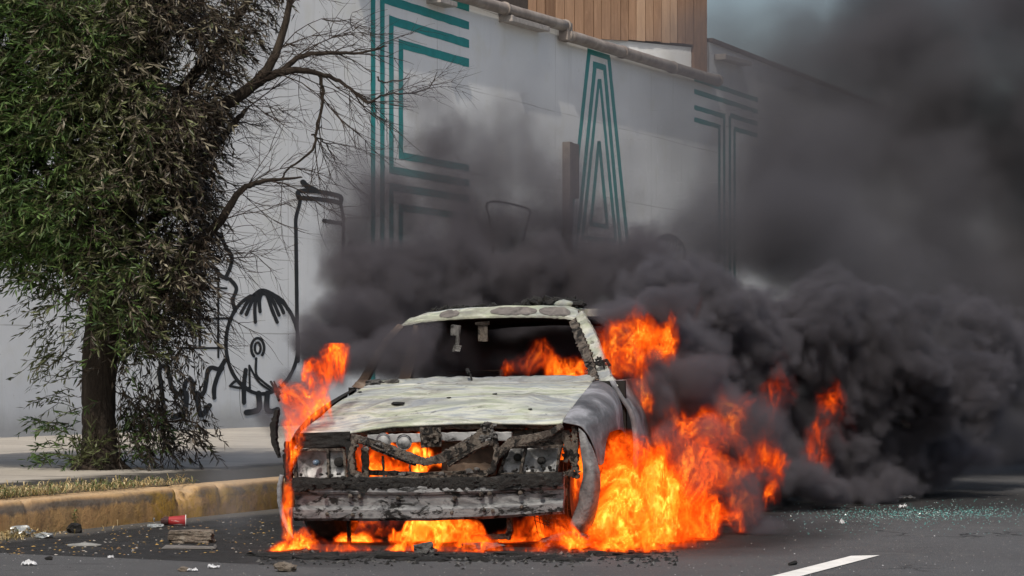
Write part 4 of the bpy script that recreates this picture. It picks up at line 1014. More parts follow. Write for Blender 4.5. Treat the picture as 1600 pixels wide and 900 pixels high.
beam('radiator_support', [(570, 700, .12), (572, 745, .12)], .04, .03, M_FRAME, 24, .005); beam('radiator_support', [(598, 712, .14), (600, 745, .14)], .012, .02, M_FRAME, 24, .002); beam('radiator_support', [(640, 715, .14), (641, 745, .14)], .006, .02, M_FRAME, 25, .002)
quad_plate([(690, 690), (775, 690), (775, 745), (690, 745)], .22, 'radiator', M_RUST, None, amp=.01)
for (x, y, s_) in ((560, 744, .018), (628, 741, .016), (690, 741, .018), (734, 736, .022), (745, 733, .015), (600, 745, .010)):
    b = MB(); b.rock(C(x, y, -.005), (s_ * 1.4, s_, s_ * .8), x, sub=1, amp=.6); cb(b, 'melted_clip', M_ASHY)
b = MB(); b.grid(lambda u, v: roof_fn(.03 + .94 * u, .16 + .82 * v) + Vector((0, 0, -.05)), 16, 12, (0, 0, -.01)); cb(b, 'headliner', M_DARK)
b = MB(); b.grid(lambda u, v: Vector((XM + (u - .5) * 2 * (HW - .14), 3.75 + .5 * v, .94)), 8, 4, (0, 0, -.03)); cb(b, 'parcel_shelf', M_DARK)
b = MB(); b.box(Vector((XM, .80, .46)), (.7, .6, .40), jit=.02); cb(b, 'engine_block', M_DARK, bevel=.02)
b = MB(); sweep(b, [Vector((XM - .66, .55, .30)), Vector((XM, .5, .26)), Vector((XM + .60, .55, .30))], .09, .10, 3, 8, .006); cb(b, 'front_crossmember', M_DARK)
beam('tow_bracket', [(797, 806, .10), (797, 828, .10), (792, 842, .12)], [.03, .028, .034], .05, M_FRAME, 31, .003); beam('tow_bracket', [(737, 840, .14), (765, 839, .13), (790, 838, .12)], .030, .04, M_FRAME, 30, .003)
beam('steering_rod', [(545, 812, .16), (546, 850, .2)], .02, .03, M_DARK, 3, .003)

# --- wheels
def wheel(center, r, w_, burnt, name='wheel', seed=0):
    e = empty(name, center); e.parent = car
    Rx = Matrix.Rotation(pi / 2, 4, 'Y')
    if burnt != 'bare':
        b = MB(); b.lathe([(r * .62, -w_ / 2), (r * .9, -w_ / 2), (r * .985, -w_ * .38), (r, -w_ * .2), (r, w_ * .2), (r * .985, w_ * .38), (r * .9, w_ / 2), (r * .62, w_ / 2)], 36, Rx)
        for i, q_ in enumerate(b.v):
            k = 1 + .05 * noise.noise(Vector(q_) * 7 + Vector((seed, 0, 0))); b.v[i] = (q_[0], q_[1] * k, q_[2] * k * (.94 if q_[2] < -r * .6 else 1))
        cb(b, 'tyre', M_CHAR, e)
    b = MB(); b.lathe([(r * .2, w_ * .30), (r * .5, w_ * .36), (r * .62, w_ * .45), (r * .66, w_ / 2), (r * .60, w_ * .40), (r * .58, -w_ * .40), (r * .66, -w_ / 2), (r * .55, -w_ * .36), (r * .2, -w_ * .3)], 30, Rx); cb(b, 'rim', M_RUST, e, smooth=True)
    return e
RWX = C(872, 800, .62).x
wheel(Vector((C(515, 820, .55).x, .62, .30)), .315, .22, 'tyre', seed=3)
w2 = wheel(Vector((RWX, .70, .27)), .33, .20, 'bare', seed=5)
b = MB()                                              # steel cords of the burnt tyre
for k in range(9):
    rr = .30 + .022 * rnd.random(); x = -.10 + .2 * k / 8
    b.tube([Vector((x + .01 * noise.noise(Vector((t, k, 0))), rr * cos(t * pi / 20) * (1 + .05 * noise.noise(Vector((t * .8, k, 3)))), rr * sin(t * pi / 20) * (1 + .06 * noise.noise(Vector((t * .8, k, 9)))))) for t in range(41)], .0028, 4, cap=False)
for k in range(46):
    t = rnd.uniform(0, 2 * pi); r0 = .30; b.tube([Vector((-.11, r0 * cos(t), r0 * sin(t))), Vector((0, (r0 + .03) * cos(t + .1), (r0 + .03) * sin(t + .1))), Vector((.11, r0 * cos(t + .2), r0 * sin(t + .2)))], .002, 4)
cb(b, 'tyre_cord', M_RUST, w2)
wheel(Vector((XM - HW + .16, 4.34, .31)), .315, .21, 'tyre', seed=7); wheel(Vector((XM + HW - .16, 4.34, .31)), .315, .21, 'tyre', seed=9)
# ------------------------------------------------------------------ the tree by the kerb
TY = 18.9
TB = G(154, 737, .22); TB = Vector((P(154, 737, TY).x, TY, .20))
tree = empty('willow_leaved_tree', TB); tag(tree, 'dense narrow leaved tree behind the kerb, green with a scorched brown side', 'tree')
def tb(mb, name, mat, parent=None, **k):
    o = mb.build(name, mat, **k); o.parent = parent or tree; o.matrix_parent_inverse = Matrix.Translation(TB).inverted(); return o
M_BARK = mottle('dark_bark', [(.3, (.016, .012, .009)), (.5, (.040, .029, .021)), (.7, (.075, .058, .043))], 5, .2, (.015, .012, .01), rough=.95, bump=1, bdist=.03, stretch=(2.5, 2.5, .5))
M_TWIG = simple('scorched_twig', (.035, .024, .018), .9)
def leafmat(name, lo, hi, tr=.3):
    m, nt = newmat(name); n = NT(nt)
    ri = n.n('ShaderNodeNewGeometry').outputs['Random Per Island']
    col = n.ramp(ri, [(0, lo), (.7, hi), (1, tuple(min(1, q * 1.5) for q in hi))])
    b = n.n('ShaderNodeBsdfPrincipled'); n.l(col, b.inputs['Base Color']); b.inputs['Roughness'].default_value = .45; b.inputs['Specular IOR Level'].default_value = .4
    t = n.n('ShaderNodeBsdfTranslucent'); n.l(col, t.inputs[0]); x = n.n('ShaderNodeMixShader'); x.inputs[0].default_value = tr
    n.l(b.outputs[0], x.inputs[1]); n.l(t.outputs[0], x.inputs[2]); o = n.n('ShaderNodeOutputMaterial'); n.l(x.outputs[0], o.inputs['Surface']); return m
LM = [leafmat('leaf_green', (.020, .048, .012), (.080, .135, .035)), leafmat('leaf_olive', (.045, .060, .020), (.115, .130, .055)), leafmat('leaf_scorched', (.014, .011, .008), (.055, .042, .028), .12), leafmat('leaf_grey_dry', (.08, .07, .045), (.19, .17, .12), .15)]
def T3(px, py, dy=0.0): return P(px, py, TY + dy)
b = MB()
def limb(pts, rads, n=8, k=6):
    """smooth tapering limb through (px,py,dy)"""
    q = [T3(*p) for p in pts]; out = []; rr = []
    for i in range(len(q) - 1):
        for j in range(k):
            t = j / k; out.append(cr(q[max(i - 1, 0)], q[i], q[i + 1], q[min(i + 2, len(q) - 1)], t) + Vector([.012 * noise.noise(Vector((i * 3 + j, 5, c_)) * .9) for c_ in range(3)]))
            rr.append(1.35 * (rads[i] * (1 - t) + rads[i + 1] * t))
    out.append(q[-1]); rr.append(rads[-1]); return out, rr
TR = limb([(150, 742, 0), (153, 725, 0), (156, 690, 0), (154, 640, 0), (156, 580, 0), (160, 520, 0), (170, 450, .05), (185, 370, .1), (200, 280, .1), (205, 160, .1), (200, 20, .1), (200, -150, .1)], [.17, .125, .105, .10, .105, .11, .10, .09, .08, .07, .05, .03], 12)
b.tube(*TR, 14)
for a_ in range(5): 
    t = a_ * 1.3; b.tube([TB + Vector((.08 * cos(t), .08 * sin(t), .16)), TB + Vector((.17 * cos(t), .17 * sin(t), .04)), TB + Vector((.28 * cos(t), .28 * sin(t), -.02))], [.06, .045, .02], 7)
trunk = tb(b, 'trunk', M_BARK, smooth=True, rough=.018, rscale=14)
# main limbs: right side nearly bare
LIMBS = [
 ([(200, 330, 0), (250, 250, -.1), (300, 195, -.2), (350, 165, -.3), (400, 130, -.3), (430, 85, -.3), (450, 20, -.3), (462, -60, -.3)], [.055, .05, .045, .040, .034, .026, .02, .012]),
 ([(360, 158, -.3), (400, 130, -.3), (440, 112, -.25), (480, 112, -.2), (520, 122, -.1), (550, 140, 0), (575, 162, 0)], [.036, .030, .024, .018, .013, .009, .005]),
 ([(440, 112, -.25), (470, 88, -.2), (520, 82, -.1), (560, 84, 0), (605, 72, .1)], [.02, .015, .012, .008, .004]),
 ([(210, 520, 0), (260, 440, -.1), (300, 395, -.2), (345, 345, -.3), (375, 300, -.3), (405, 284, -.3), (440, 280, -.2), (472, 277, -.1)], [.045, .042, .036, .028, .02, .015, .010, .005]),
 ([(187, 400, .1), (230, 350, 0), (290, 300, 0), (330, 240, 0), (365, 195, .1), (385, 170, .2)], [.045, .04, .035, .028, .02, .012]),
 ([(195, 300, .1), (280, 150, .2), (350, 60, .2), (400, -20, .2)], [.05, .04, .03, .02]),
 ([(185, 420, 0), (120, 330, -.1), (60, 250, -.2), (10, 190, -.3)], [.05, .04, .03, .02]),
 ([(170, 480, .1), (110, 420, .2), (40, 380, .2), (-40, 330, .2)], [.04, .035, .025, .015]),
 ([(200, 200, 0), (140, 100, .1), (90, 0, .2)], [.05, .04, .02]),
 ([(200, 240, .1), (230, 120, .1), (262, 20, .1), (280, -80, .1)], [.05, .04, .03, .02]),
 ([(500, 117, -.15), (505, 150, -.1), (495, 200, -.1), (488, 235, -.1), (450, 265, 0), (440, 280, 0)], [.012, .010, .009, .008, .006, .003]),
 ([(575, 162, 0), (600, 148, 0), (640, 145, 0), (670, 138, .1), (684, 112, .1)], [.006, .006, .005, .004, .002]),
 ([(590, 120, 0), (600, 128, 0), (640, 122, 0)], [.005, .005, .002]),
 ([(488, 210, -.1), (505, 220, 0), (516, 236, 0), (524, 250, 0)], [.006, .005, .004, .004]),
]
b = MB(); tips = []
for pts, rr in LIMBS:
    o_, r_ = limb(pts, rr); b.tube(o_, r_, 8)
    for i in range(2, len(o_)): tips.append((o_[i], (o_[i] - o_[i - 1]).normalized(), r_[i]))
tb(b, 'limb', M_BARK, smooth=True)
# bare twigs on the fire side
b = MB(); r2 = random.Random(21)
def twig(mb, p, d, L, r, depth):
    pts = [p]; dd = d.copy()
    for k in range(5):
        dd = (dd + Vector([r2.uniform(-.22, .22) for _ in range(3)]) + Vector((.05, 0, -.05 if depth else .02))).normalized()
        pts.append(pts[-1] + dd * L / 5)
    mb.tube(pts, [r * (1 - .7 * k / 5) for k in range(6)], 4, cap=False)
    if depth > 0:
        for k in range(1, 6):
            for _ in range(r2.choice((1, 2))):
                nd = (dd + Vector((r2.uniform(-.9, .9), r2.uniform(-.5, .5), r2.uniform(-.9, .7)))).normalized(); twig(mb, pts[k], nd, L * r2.uniform(.4, .7), r * .55, depth - 1)
for (p, d, r_) in tips:
    px = 800 + FPX * p.x / p.y; py = HY - FPX * (p.z - CAMZ) / p.y
    if px > 270 and r2.random() < (.26 if r_ > .008 else .22):
        nd = (d + Vector((r2.uniform(-.2, .9), r2.uniform(-.6, .6), r2.uniform(-.9, .9)))).normalized()
        twig(b, p, nd, r2.uniform(.35, .8) * (.6 if px > 520 else 1), min(.006, r_ * .5), 2 if (px < 500 and r2.random() < .6) else 1)
for i in range(150):         # thin hanging switches inside the brown half
    p = T3(r2.uniform(225, 318), r2.uniform(120, 500), r2.uniform(-.4, .4)); twig(b, p, Vector((r2.uniform(-.3, .8), r2.uniform(-.3, .3), r2.uniform(-1, .3))).normalized(), r2.uniform(.3, .6), .005, 1)
tb(b, 'bare_twigs', M_TWIG)
# leafy crown: drooping sprays of narrow leaves
LV = {0: MB()}
crown = MB(); r3 = random.Random(5)
def leaf(p, d, L, w_, mi):
    s_ = d.cross(Vector((r3.uniform(-1, 1), r3.uniform(-1, 1), r3.uniform(-.3, 1)))); 
    if s_.length < .05: return
    s_.normalize(); up = s_.cross(d) * (w_ * .25)
    a_ = p + d * (L * .45)
    crown.add([p, a_ + s_ * w_ + up, p + d * L, a_ - s_ * w_ + up], [(0, 1, 2), (0, 2, 3)], mi)
def spray(p, d, L, nl, mi, lsz=1.0, droop=.35):
    pts = [p]; dd = d.copy(); seg = 6
    for k in range(seg):
        dd = (dd + Vector((r3.uniform(-.15, .15), r3.uniform(-.15, .15), -droop * .35 + r3.uniform(-.1, .1)))).normalized(); pts.append(pts[-1] + dd * L / seg)
    crown.tube(pts, [.0035 * (1 - .12 * k) for k in range(seg + 1)], 3, cap=False, mi=4)
    for i in range(nl):
        t = (i + r3.random()) / nl * seg * .98; k = int(t); q = pts[k].lerp(pts[k + 1], t - k); ax = (pts[k + 1] - pts[k]).normalized()
        dv = (ax * r3.uniform(.5, 1.1) + Vector((r3.uniform(-1, 1), r3.uniform(-1, 1), r3.uniform(-.8, .7))) * .75).normalized()
        mm = mi if r3.random() > .12 else r3.choice((mi, 1, 3 if mi else 0))
        leaf(q, dv, lsz * r3.uniform(.055, .115), lsz * r3.uniform(.006, .0105), mm)
def zone(px, py, r_):      # which leaves grow at this side of the tree
    k = px + 25 * r_.uniform(-1, 1) + (18 if py < 120 else 0) 
    if k < 110: return 0 if r_.random() < .8 else 1
    if k < 215: return r_.choice((1, 1, 0, 3) if py < 300 else (1, 0, 0, 2, 1))
    if k < 265: return r_.choice((1, 2, 3, 2))
    return 2 if r_.random() < .9 else 3
# ragged crown outline in the picture (right edge x at given y) and clumps
def xr(y): 
    T = [(-430, 330), (-120, 470), (0, 430), (40, 405), (100, 385), (160, 350), (230, 330), (300, 322), (360, 325), (420, 318), (480, 315), (540, 305), (600, 275), (650, 265), (700, 235)]
    for i in range(len(T) - 1):
        if T[i][0] <= y <= T[i + 1][0]: return T[i][1] + (T[i + 1][1] - T[i][1]) * (y - T[i][0]) / (T[i + 1][0] - T[i][0])
    return 235
def xl(y):
    T = [(-430, -160), (-120, -260), (380, -240), (400, -60), (430, 10), (450, 60), (500, 95), (560, 115), (620, 120), (700, 125)]
    for i in range(len(T) - 1):
        if T[i][0] <= y <= T[i + 1][0]: return T[i][1] + (T[i + 1][1] - T[i][1]) * (y - T[i][0]) / (T[i + 1][0] - T[i][0])
    return 125
cnt = 0
while cnt < 15500:
    py = r3.uniform(-420, 640) if r3.random() < .25 else r3.uniform(-60, 560); px = r3.uniform(-240, 440)
    if px > xr(py) - 12 or px < xl(py) + 10: continue
    dens = noise.noise(Vector((px * .013, py * .013, 2.0)))
    dy = r3.uniform(-1, 1); rad = 1.1 * sqrt(max(.05, 1 - ((px - 90) / 330) ** 2))
    keep = .80 + dens * 1.2
    if py > 400: keep *= .55 if px > 190 else .38
    if py > 520: keep *= .38
    if px > 270 and py < 150: keep *= .55
    if px > 330: keep *= .45
    if r3.random() > keep: continue
    cnt += 1; p = T3(px, py, dy * rad); z = zone(px, py, r3)
    out = Vector(((px - 160) / 200, dy * .9, .25)); d = (out * .7 + Vector((r3.uniform(-1, 1), r3.uniform(-1, 1), r3.uniform(-.5, .8))) * .8).normalized()
    spray(p, d, r3.uniform(.16, .34), r3.randint(9, 15), z, 1.0 if z != 2 else .85, .5 if z != 2 else .8)
# skirts: drooping ends low on the left and right, and shoots round the trunk foot
def skirt(n_, x0, x1, y0, y1, mi, L0=.2, L1=.45, dx=0., dy=.4, dz=-.6):
    for i in range(n_):
        px = r3.uniform(x0, x1); py = r3.uniform(y0, y1); spray(T3(px, py, r3.uniform(-dy, dy)), Vector((dx + r3.uniform(-.5, .5), r3.uniform(-.5, .5), dz + r3.uniform(-.4, .4))).normalized(), r3.uniform(L0, L1), r3.randint(8, 13), mi, .9)
skirt(34, 60, 130, 440, 560, 1, dx=-.6, dz=-.3); skirt(16, 80, 135, 560, 640, 1, dx=-.8, dz=.0); skirt(34, 60, 135, 640, 735, 0, .15, .35, dx=-.8, dz=.2)
skirt(95, 180, 315, 470, 640, 2, .25, .5, dx=.2); skirt(70, 175, 260, 590, 700, 2, .2, .45, dx=.3); skirt(60, 175, 250, 640, 735, 0, .12, .3, dx=.3, dz=.4)
skirt(46, 120, 160, 690, 740, 1, .12, .3, dz=.5); skirt(34, 240, 310, 655, 700, 2, .15, .35, dx=.5, dz=-.3, dy=.2)
tb(crown, 'crown', LM + [M_TWIG])
for px0, py0, L in ((20, 400, 9),):
    pass
bb = MB()       # long arching dry stem low on the right
o_, r_ = limb([(215, 690, -.2), (245, 665, -.2), (290, 656, -.2), (318, 672, -.2), (322, 690, -.2)], [.008, .007, .006, .004, .002]); bb.tube(o_, r_, 5); tb(bb, 'low_shoot', M_TWIG)
# ------------------------------------------------------------------ litter and small growth
def thing_mb(mb, name, mat, label, cat, group=None, **k):
    o = mb.build(name, mat, **k); tag(o, label, cat, group); 
    me = o.data; c = sum((Vector(v.co) for v in me.vertices), Vector()) / len(me.vertices); c.z = min(v.co.z for v in me.vertices)
    me.transform(Matrix.Translation(-c)); o.location = c; return o
# crumbling block
M_BLOCK = mottle('crumbling_concrete', [(.3, (.08, .062, .048)), (.5, (.18, .15, .12)), (.7, (.30, .27, .23))], 9, .25, (.05, .04, .03), .12, (.55, .54, .5), .95, 0, 1, .02)
import bmesh
def rough_block(c, size, rot, seed, amp=.25):
    bm = bmesh.new(); bmesh.ops.create_cube(bm, size=1); bmesh.ops.subdivide_edges(bm, edges=bm.edges, cuts=9, use_grid_fill=True)
    M_ = Matrix.Rotation(rot, 3, 'Z'); vv = []
    for w_ in bm.verts:
        q = w_.co.copy(); ln = max(abs(q.x), abs(q.y), abs(q.z)) ; q2 = q.normalized() * .62; q = q.lerp(q2, .22)
        k = amp * (noise.noise(q * 3.2 + Vector((seed, 0, 0))) * .5 + noise.noise(q * 9 + Vector((seed, 4, 0))) * .3)
        q = q + q.normalized() * k; q = Vector((q.x * size[0], q.y * size[1], q.z * size[2])); vv.append(M_ @ q + Vector(c))
    ff = [tuple(x.index for x in f.verts) for f in bm.faces]; bm.free(); return vv, ff
b = MB(); p = G(296, 849); b.add(*rough_block(p + Vector((0, .06, .035)), (.255, .14, .075), .05, 3)); thing_mb(b, 'concrete_block', M_BLOCK, 'crumbling brown concrete block lying on the dark gutter left of the car', 'block', smooth=False)
b = MB(); p = G(295, 858); b.box(p + Vector((0, .03, .006)), (.30, .13, .010), jit=.006); thing_mb(b, 'flat_scrap', simple('grey_scrap', (.14, .13, .12)), 'thin grey scrap lying under the crumbling block', 'scrap')
# red paper cup on its side, crushed
m, nt = newmat('red_cup_print'); n = NT(nt); c = n.coords('Object'); s_ = n.n('ShaderNodeSeparateXYZ'); n.l(c, s_.inputs[0])
col = n.ramp(n.noise(c, 12, 4), [(.3, (.22, .012, .015)), (.7, (.36, .03, .03))])
col = n.mix(n.mapr(n.noise(n.vmath('MULTIPLY', c, (60, 10, 10)), 1, 4, .6), .60, .64, 0, .8), col, (.62, .58, .56))
n.finish(col, .45, spec=.5); M_CUP = m
cup = empty('paper_cup', G(276, 822) + Vector((0, 0, .035)), (0, R(90), R(8))); tag(cup, 'crushed red paper cup lying on its side against the kerb foot', 'cup')
b = MB(); b.lathe([(.024, -.062), (.026, -.06), (.036, .055), (.039, .058), (.036, .060), (.033, .05), (.024, -.05)], 22)
for i, q_ in enumerate(b.v): b.v[i] = (q_[0] * (1 + .12 * noise.noise(Vector(q_) * 22)), q_[1] * (.86 + .15 * noise.noise(Vector(q_) * 18 + Vector((3, 0, 0)))), q_[2])
b.build('cup_body', M_CUP, cup, smooth=True)
b = MB(); b.lathe([(.0365, .056), (.0405, .058), (.0365, .062)], 22); b.build('rim', simple('cup_white', (.7, .68, .66)), cup, smooth=True)
b = MB(); b.lathe([(.023, -.10), (.030, -.075), (.027, -.05)], 14)
for i, q_ in enumerate(b.v): b.v[i] = tuple(Vector(q_) * (1 + .25 * noise.noise(Vector(q_) * 25)))
b.build('scorched_base', simple('cup_scorched', (.05, .02, .02)), cup)
# clear plastic: crumpled bag / tub
m, nt = newmat('clear_plastic'); n = NT(nt); g_ = n.n('ShaderNodeBsdfPrincipled'); g_.inputs['Base Color'].default_value = (.75, .8, .82, 1); g_.inputs['Roughness'].default_value = .15; g_.inputs['Transmission Weight'].default_value = .75; g_.inputs['IOR'].default_value = 1.2
x = n.n('ShaderNodeOutputMaterial'); n.l(g_.outputs[0], x.inputs[0]); M_CLEAR = m
M_CLOUDY = simple('cloudy_plastic', (.24, .26, .27), .25, bump=.5, spec=.6)
def crumple(p, s_, seed, mat, name, label, cat, hollow=True, group=None):
    b = MB(); b.rock(p + Vector((0, 0, s_[2] * .9)), s_, seed, sub=3, amp=.5); return thing_mb(b, name, mat, label, cat, group)
crumple(G(30, 838), (.085, .05, .035), 3, M_CLOUDY, 'plastic_tub', 'clear crumpled plastic tub lying at the left end of the kerb', 'plastic tub')
crumple(G(68, 841), (.05, .035, .018), 8, M_CLOUDY, 'plastic_scrap', 'flattened clear plastic scrap beside the crumpled tub', 'plastic scrap')
crumple(G(236, 815), (.022, .018, .02), 11, M_CLOUDY, 'bottle_cap', 'small clear plastic cap at the kerb foot beside the red cup', 'bottle cap')
crumple(G(244, 825), (.05, .03, .014), 13, M_CLOUDY, 'plastic_scrap', 'crushed clear plastic scrap just left of the red cup', 'plastic scrap')
b = MB()
def fl(u, v): 
    a_ = u * 2 * pi; r_ = v; return G(132, 853) + Vector((.10 * r_ * cos(a_), .045 * r_ * sin(a_), .008 + .012 * (1 - r_) + .004 * noise.noise(Vector((u * 9, v * 3, 0)))))
b.grid(fl, 30, 5, (0, 0, -.006)); thing_mb(b, 'crushed_plate', simple('pale_grey_foam', (.22, .22, .21)), 'flat pale grey crushed plate lying on the dark gutter', 'plate')
b = MB(); b.rock(G(117, 833) + Vector((0, 0, .03)), (.045, .035, .04), 9, sub=2, amp=.6); thing_mb(b, 'charred_bag', M_CHAR, 'small black charred lump beside weeds at the kerb foot', 'charred bag')
M_WHITE = simple('white_paper', (.50, .51, .53), .8)
def shred(px, py, sx_, sy_, sz_, mat, name, label, cat, seed, group=None):
    b = MB(); p = G(px, py)
    def f_(u, v): return p + Vector(((u - .5) * sx_ * (1 + .4 * noise.noise(Vector((v * 5, seed, 0)))), (v - .5) * sy_ * (1 + .5 * noise.noise(Vector((u * 5, seed, 4)))), .004 + sz_ * abs(noise.noise(Vector((u * 4, v * 4, seed)))) * 2))
    b.grid(f_, 10, 8, (0, 0, .002)); return thing_mb(b, name, mat, label, cat, group)
shred(46, 883.5, .07, .045, .02, M_WHITE, 'paper_scrap', 'small white torn paper scrap on the near asphalt at far left', 'paper scrap', 1)
shred(173, 873, .03, .02, .012, M_WHITE, 'paper_scrap', 'tiny white paper scrap on the asphalt below the flat crushed plate', 'paper scrap', 2)
shred(334, 888, .055, .04, .012, M_WHITE, 'paper_scrap', 'white paper scrap near the bottom edge, right one of the pair below the block', 'paper scrap', 3)
shred(301, 893, .05, .03, .01, M_WHITE, 'paper_scrap', 'white paper scrap near the bottom edge, left one of the pair below the block', 'paper scrap', 4)
shred(1411, 779, .16, .12, .02, simple('pale_rag', (.5, .48, .45)), 'pale_rag', 'pale flat rag on the road in the smoke shadow beyond the teal glass', 'rag', 5)
shred(1411, 794, .06, .05, .018, M_WHITE, 'paper_scrap', 'white crumpled paper scrap lying among the teal glass crumbs', 'paper scrap', 6)
shred(1316, 819, .03, .02, .02, M_WHITE, 'paper_scrap', 'bright white speck of paper on the road between smoke and lane dash', 'paper scrap', 7)
b = MB(); b.rock(G(287, 893) + Vector((0, 0, .010)), (.028, .02, .016), 4, sub=2, amp=.4); thing_mb(b, 'stone', M_BLOCK, 'small brown stone on the near asphalt below the concrete block', 'stone')
b = MB(); b.rock(G(446, 893) + Vector((0, 0, .016)), (.055, .04, .030), 6, sub=3, amp=.5); thing_mb(b, 'rubble_lump', M_BLOCK, 'brown rubble lump at the bottom edge just left of the flames', 'rubble')
b = MB(); b.rock(G(76, 875) + Vector((0, 0, .008)), (.022, .016, .012), 5, sub=2, amp=.4); thing_mb(b, 'stone', M_CHAR, 'small dark stone on the asphalt at left between paper and gutter', 'stone')
b = MB(); b.tube([G(1233, 884) + Vector((0, 0, .008)), G(1243, 882.5) + Vector((0, 0, .012))], [.008, .012], 6); thing_mb(b, 'charred_fragment', M_CHAR, 'black charred fragment on the road left of the white lane dash', 'fragment')
# orange traffic cone far down the road
cb_ = G(1557, 672); cone = empty('traffic_cone', cb_); tag(cone, 'orange traffic cone far along the road, tipped over in the smoke', 'traffic cone')
M_ORANGE = simple('orange_plastic', (.75, .13, .03), .5, var=.1)
b = MB(); b.lathe([(.17, .02), (.15, .06), (.05, .52), (.03, .54)], 20); o = b.build('cone_body', M_ORANGE, cone, smooth=True); o.rotation_euler = (0, R(0), 0)
b = MB(); b.box((0, 0, .012), (.46, .46, .024)); o = b.build('base', M_ORANGE, cone, bevel=.01)
b = MB(); b.lathe([(.118, .20), (.121, .201), (.088, .34), (.085, .341)], 20); b.build('white_band', M_WHITE, cone, smooth=True)
# crumbs and chips: nobody could count these
r4 = random.Random(77)
def scatter(name, nn, fpos, size, mats, label, cat, flat=.5):
    b = MB()
    for i in range(nn):
        p = fpos(); s_ = size() ; mi = r4.randrange(len(mats)); a_ = r4.uniform(0, pi)
        v = [Vector((cos(a_ + k * pi / 2 + r4.uniform(-.4, .4)), sin(a_ + k * pi / 2 + r4.uniform(-.4, .4)), 0)) * s_ * r4.uniform(.5, 1) for k in range(4)]
        top = Vector((r4.uniform(-.3, .3) * s_, r4.uniform(-.3, .3) * s_, s_ * flat * r4.uniform(.4, 1)))
        b.add([p + q for q in v] + [p + top], [(0, 1, 4), (1, 2, 4), (2, 3, 4), (3, 0, 4), (3, 2, 1, 0)], mi)
    o = b.build(name, mats); tag(o, label, cat, kind='stuff'); return o
def gutter_pos():
    while True:
        px = r4.uniform(-30, 430); py = r4.uniform(812, 868); p = G(px, py, .003)
        if (p - K0).dot(SN) > .05: return p
M_LF = [simple('dry_leaf_yellow', (.42, .27, .08), .8), simple('dry_leaf_brown', (.22, .13, .06), .8), simple('grey_chip', (.33, .31, .28), .8), M_CHAR]
scatter('litter', 420, gutter_pos, lambda: r4.uniform(.004, .017), M_LF, 'dry yellow leaf bits and chips scattered along the dark gutter', 'litter', .35)
scatter('gravel', 1500, lambda: G(r4.uniform(-40, 1640), 900 - 290 * r4.random() ** 1.3 + 8, .002) , lambda: r4.uniform(.002, .007), [M_LF[2], M_CHAR, M_WHITE, M_LF[2]], 'fine pale grit strewn over the asphalt', 'gravel', .6)
M_TEALG = simple('teal_glass_crumb', (.05, .22, .20), .3, var=.3, bump=0, spec=.9)
M_CLG = simple('pale_glass_crumb', (.22, .32, .31), .3, bump=0, spec=.9)
def glass_pos():
    k = r4.random(); px = r4.gauss(1400, 75) if k < .45 else r4.gauss(1500, 60) if k < .8 else r4.uniform(1240, 1640); py = r4.gauss(803 - (px - 1400) * .01, 5.5) if k < .8 else r4.uniform(780, 835)
    return G(px, max(770, py), .002)
scatter('debris', 1900, glass_pos, lambda: r4.uniform(.003, .0085), [M_TEALG, M_TEALG, M_CLG], 'teal crumbs of shattered window glass spread on the road', 'glass crumbs', .8)
def ash_pos():
    px = r4.uniform(405, 1060); return G(px, r4.gauss(872, 6) + (px > 900) * r4.uniform(-8, 6), .0)
scatter('rubble', 900, ash_pos, lambda: r4.uniform(.006, .026), [M_CHAR, M_CHAR, M_ASHY, M_CHAR], 'black char and white ash heaped on the road under the front of the car', 'ash', .8)
b = MB()
for i in range(46):
    px = 410 + i * 13.5 + r4.uniform(-5, 5); b.rock(G(px, 872 + r4.uniform(-5, 5) - (px > 900) * 6) + Vector((0, 0, .004)), (r4.uniform(.04, .10), .05, r4.uniform(.008, .022)), i, sub=2, amp=.6)
tag(b.build('dirt', M_CHAR, smooth=False), 'low crust of melted black plastic along the road under the bumper', 'melted plastic', kind='stuff')
def lump_thing(px, py, s_, seed, label):
    b = MB(); b.rock(G(px, py) + Vector((0, 0, s_[2] * .6)), s_, seed, sub=3, amp=.7); return thing_mb(b, 'burnt_lump', M_ASHY, label, 'burnt lump')
lump_thing(664, 866, (.055, .045, .04), 3, 'grey ashy lump standing in the flames under the middle of the bumper')
lump_thing(886, 856, (.13, .10, .055), 12, 'mottled burnt lump lying in the flames below the bare front wheel')
lump_thing(755, 860, (.10, .06, .03), 22, 'dark burnt lump lying under the tow bracket of the car')
b = MB(); b.tube([G(590, 873) + Vector((0, 0, .02)), G(660, 876) + Vector((0, 0, .02))], [.02, .012], 7); thing_mb(b, 'charred_strip', M_CHAR, 'long black charred strip lying on the road in front of the bumper', 'strip')
# weeds on the soil and at the kerb foot
M_W = [leafmat('weed_green', (.05, .085, .02), (.13, .17, .06)), leafmat('weed_dry', (.17, .13, .05), (.42, .32, .15)), leafmat('weed_straw', (.25, .19, .09), (.52, .42, .24))]
def weeds(name, nn, fpos, h0, h1, wts, label, cat, w_=.0038, kind='stuff'):
    b = MB()
    for i in range(nn):
        p = fpos(); h = r4.uniform(h0, h1) * (1 + 1.2 * max(0, noise.noise(p * 4))); a_ = r4.uniform(0, 2 * pi); ln = Vector((cos(a_), sin(a_), 0)); s_ = Vector((-ln.y, ln.x, 0)) * w_ * r4.uniform(.5, 1.4)
        k = r4.uniform(.6, 2.4); m1 = p + ln * h * .3 * k + Vector((0, 0, h * .6)); t_ = p + ln * h * .9 * k + Vector((0, 0, h * (1 - .3 * k)))
        b.add([p - s_ * .5, p + s_ * .5, m1 + s_, t_, m1 - s_], [(0, 1, 2, 4), (4, 2, 3)], r4.choices(range(3), wts)[0])
    o = b.build(name, M_W); tag(o, label, cat, kind=kind); return o
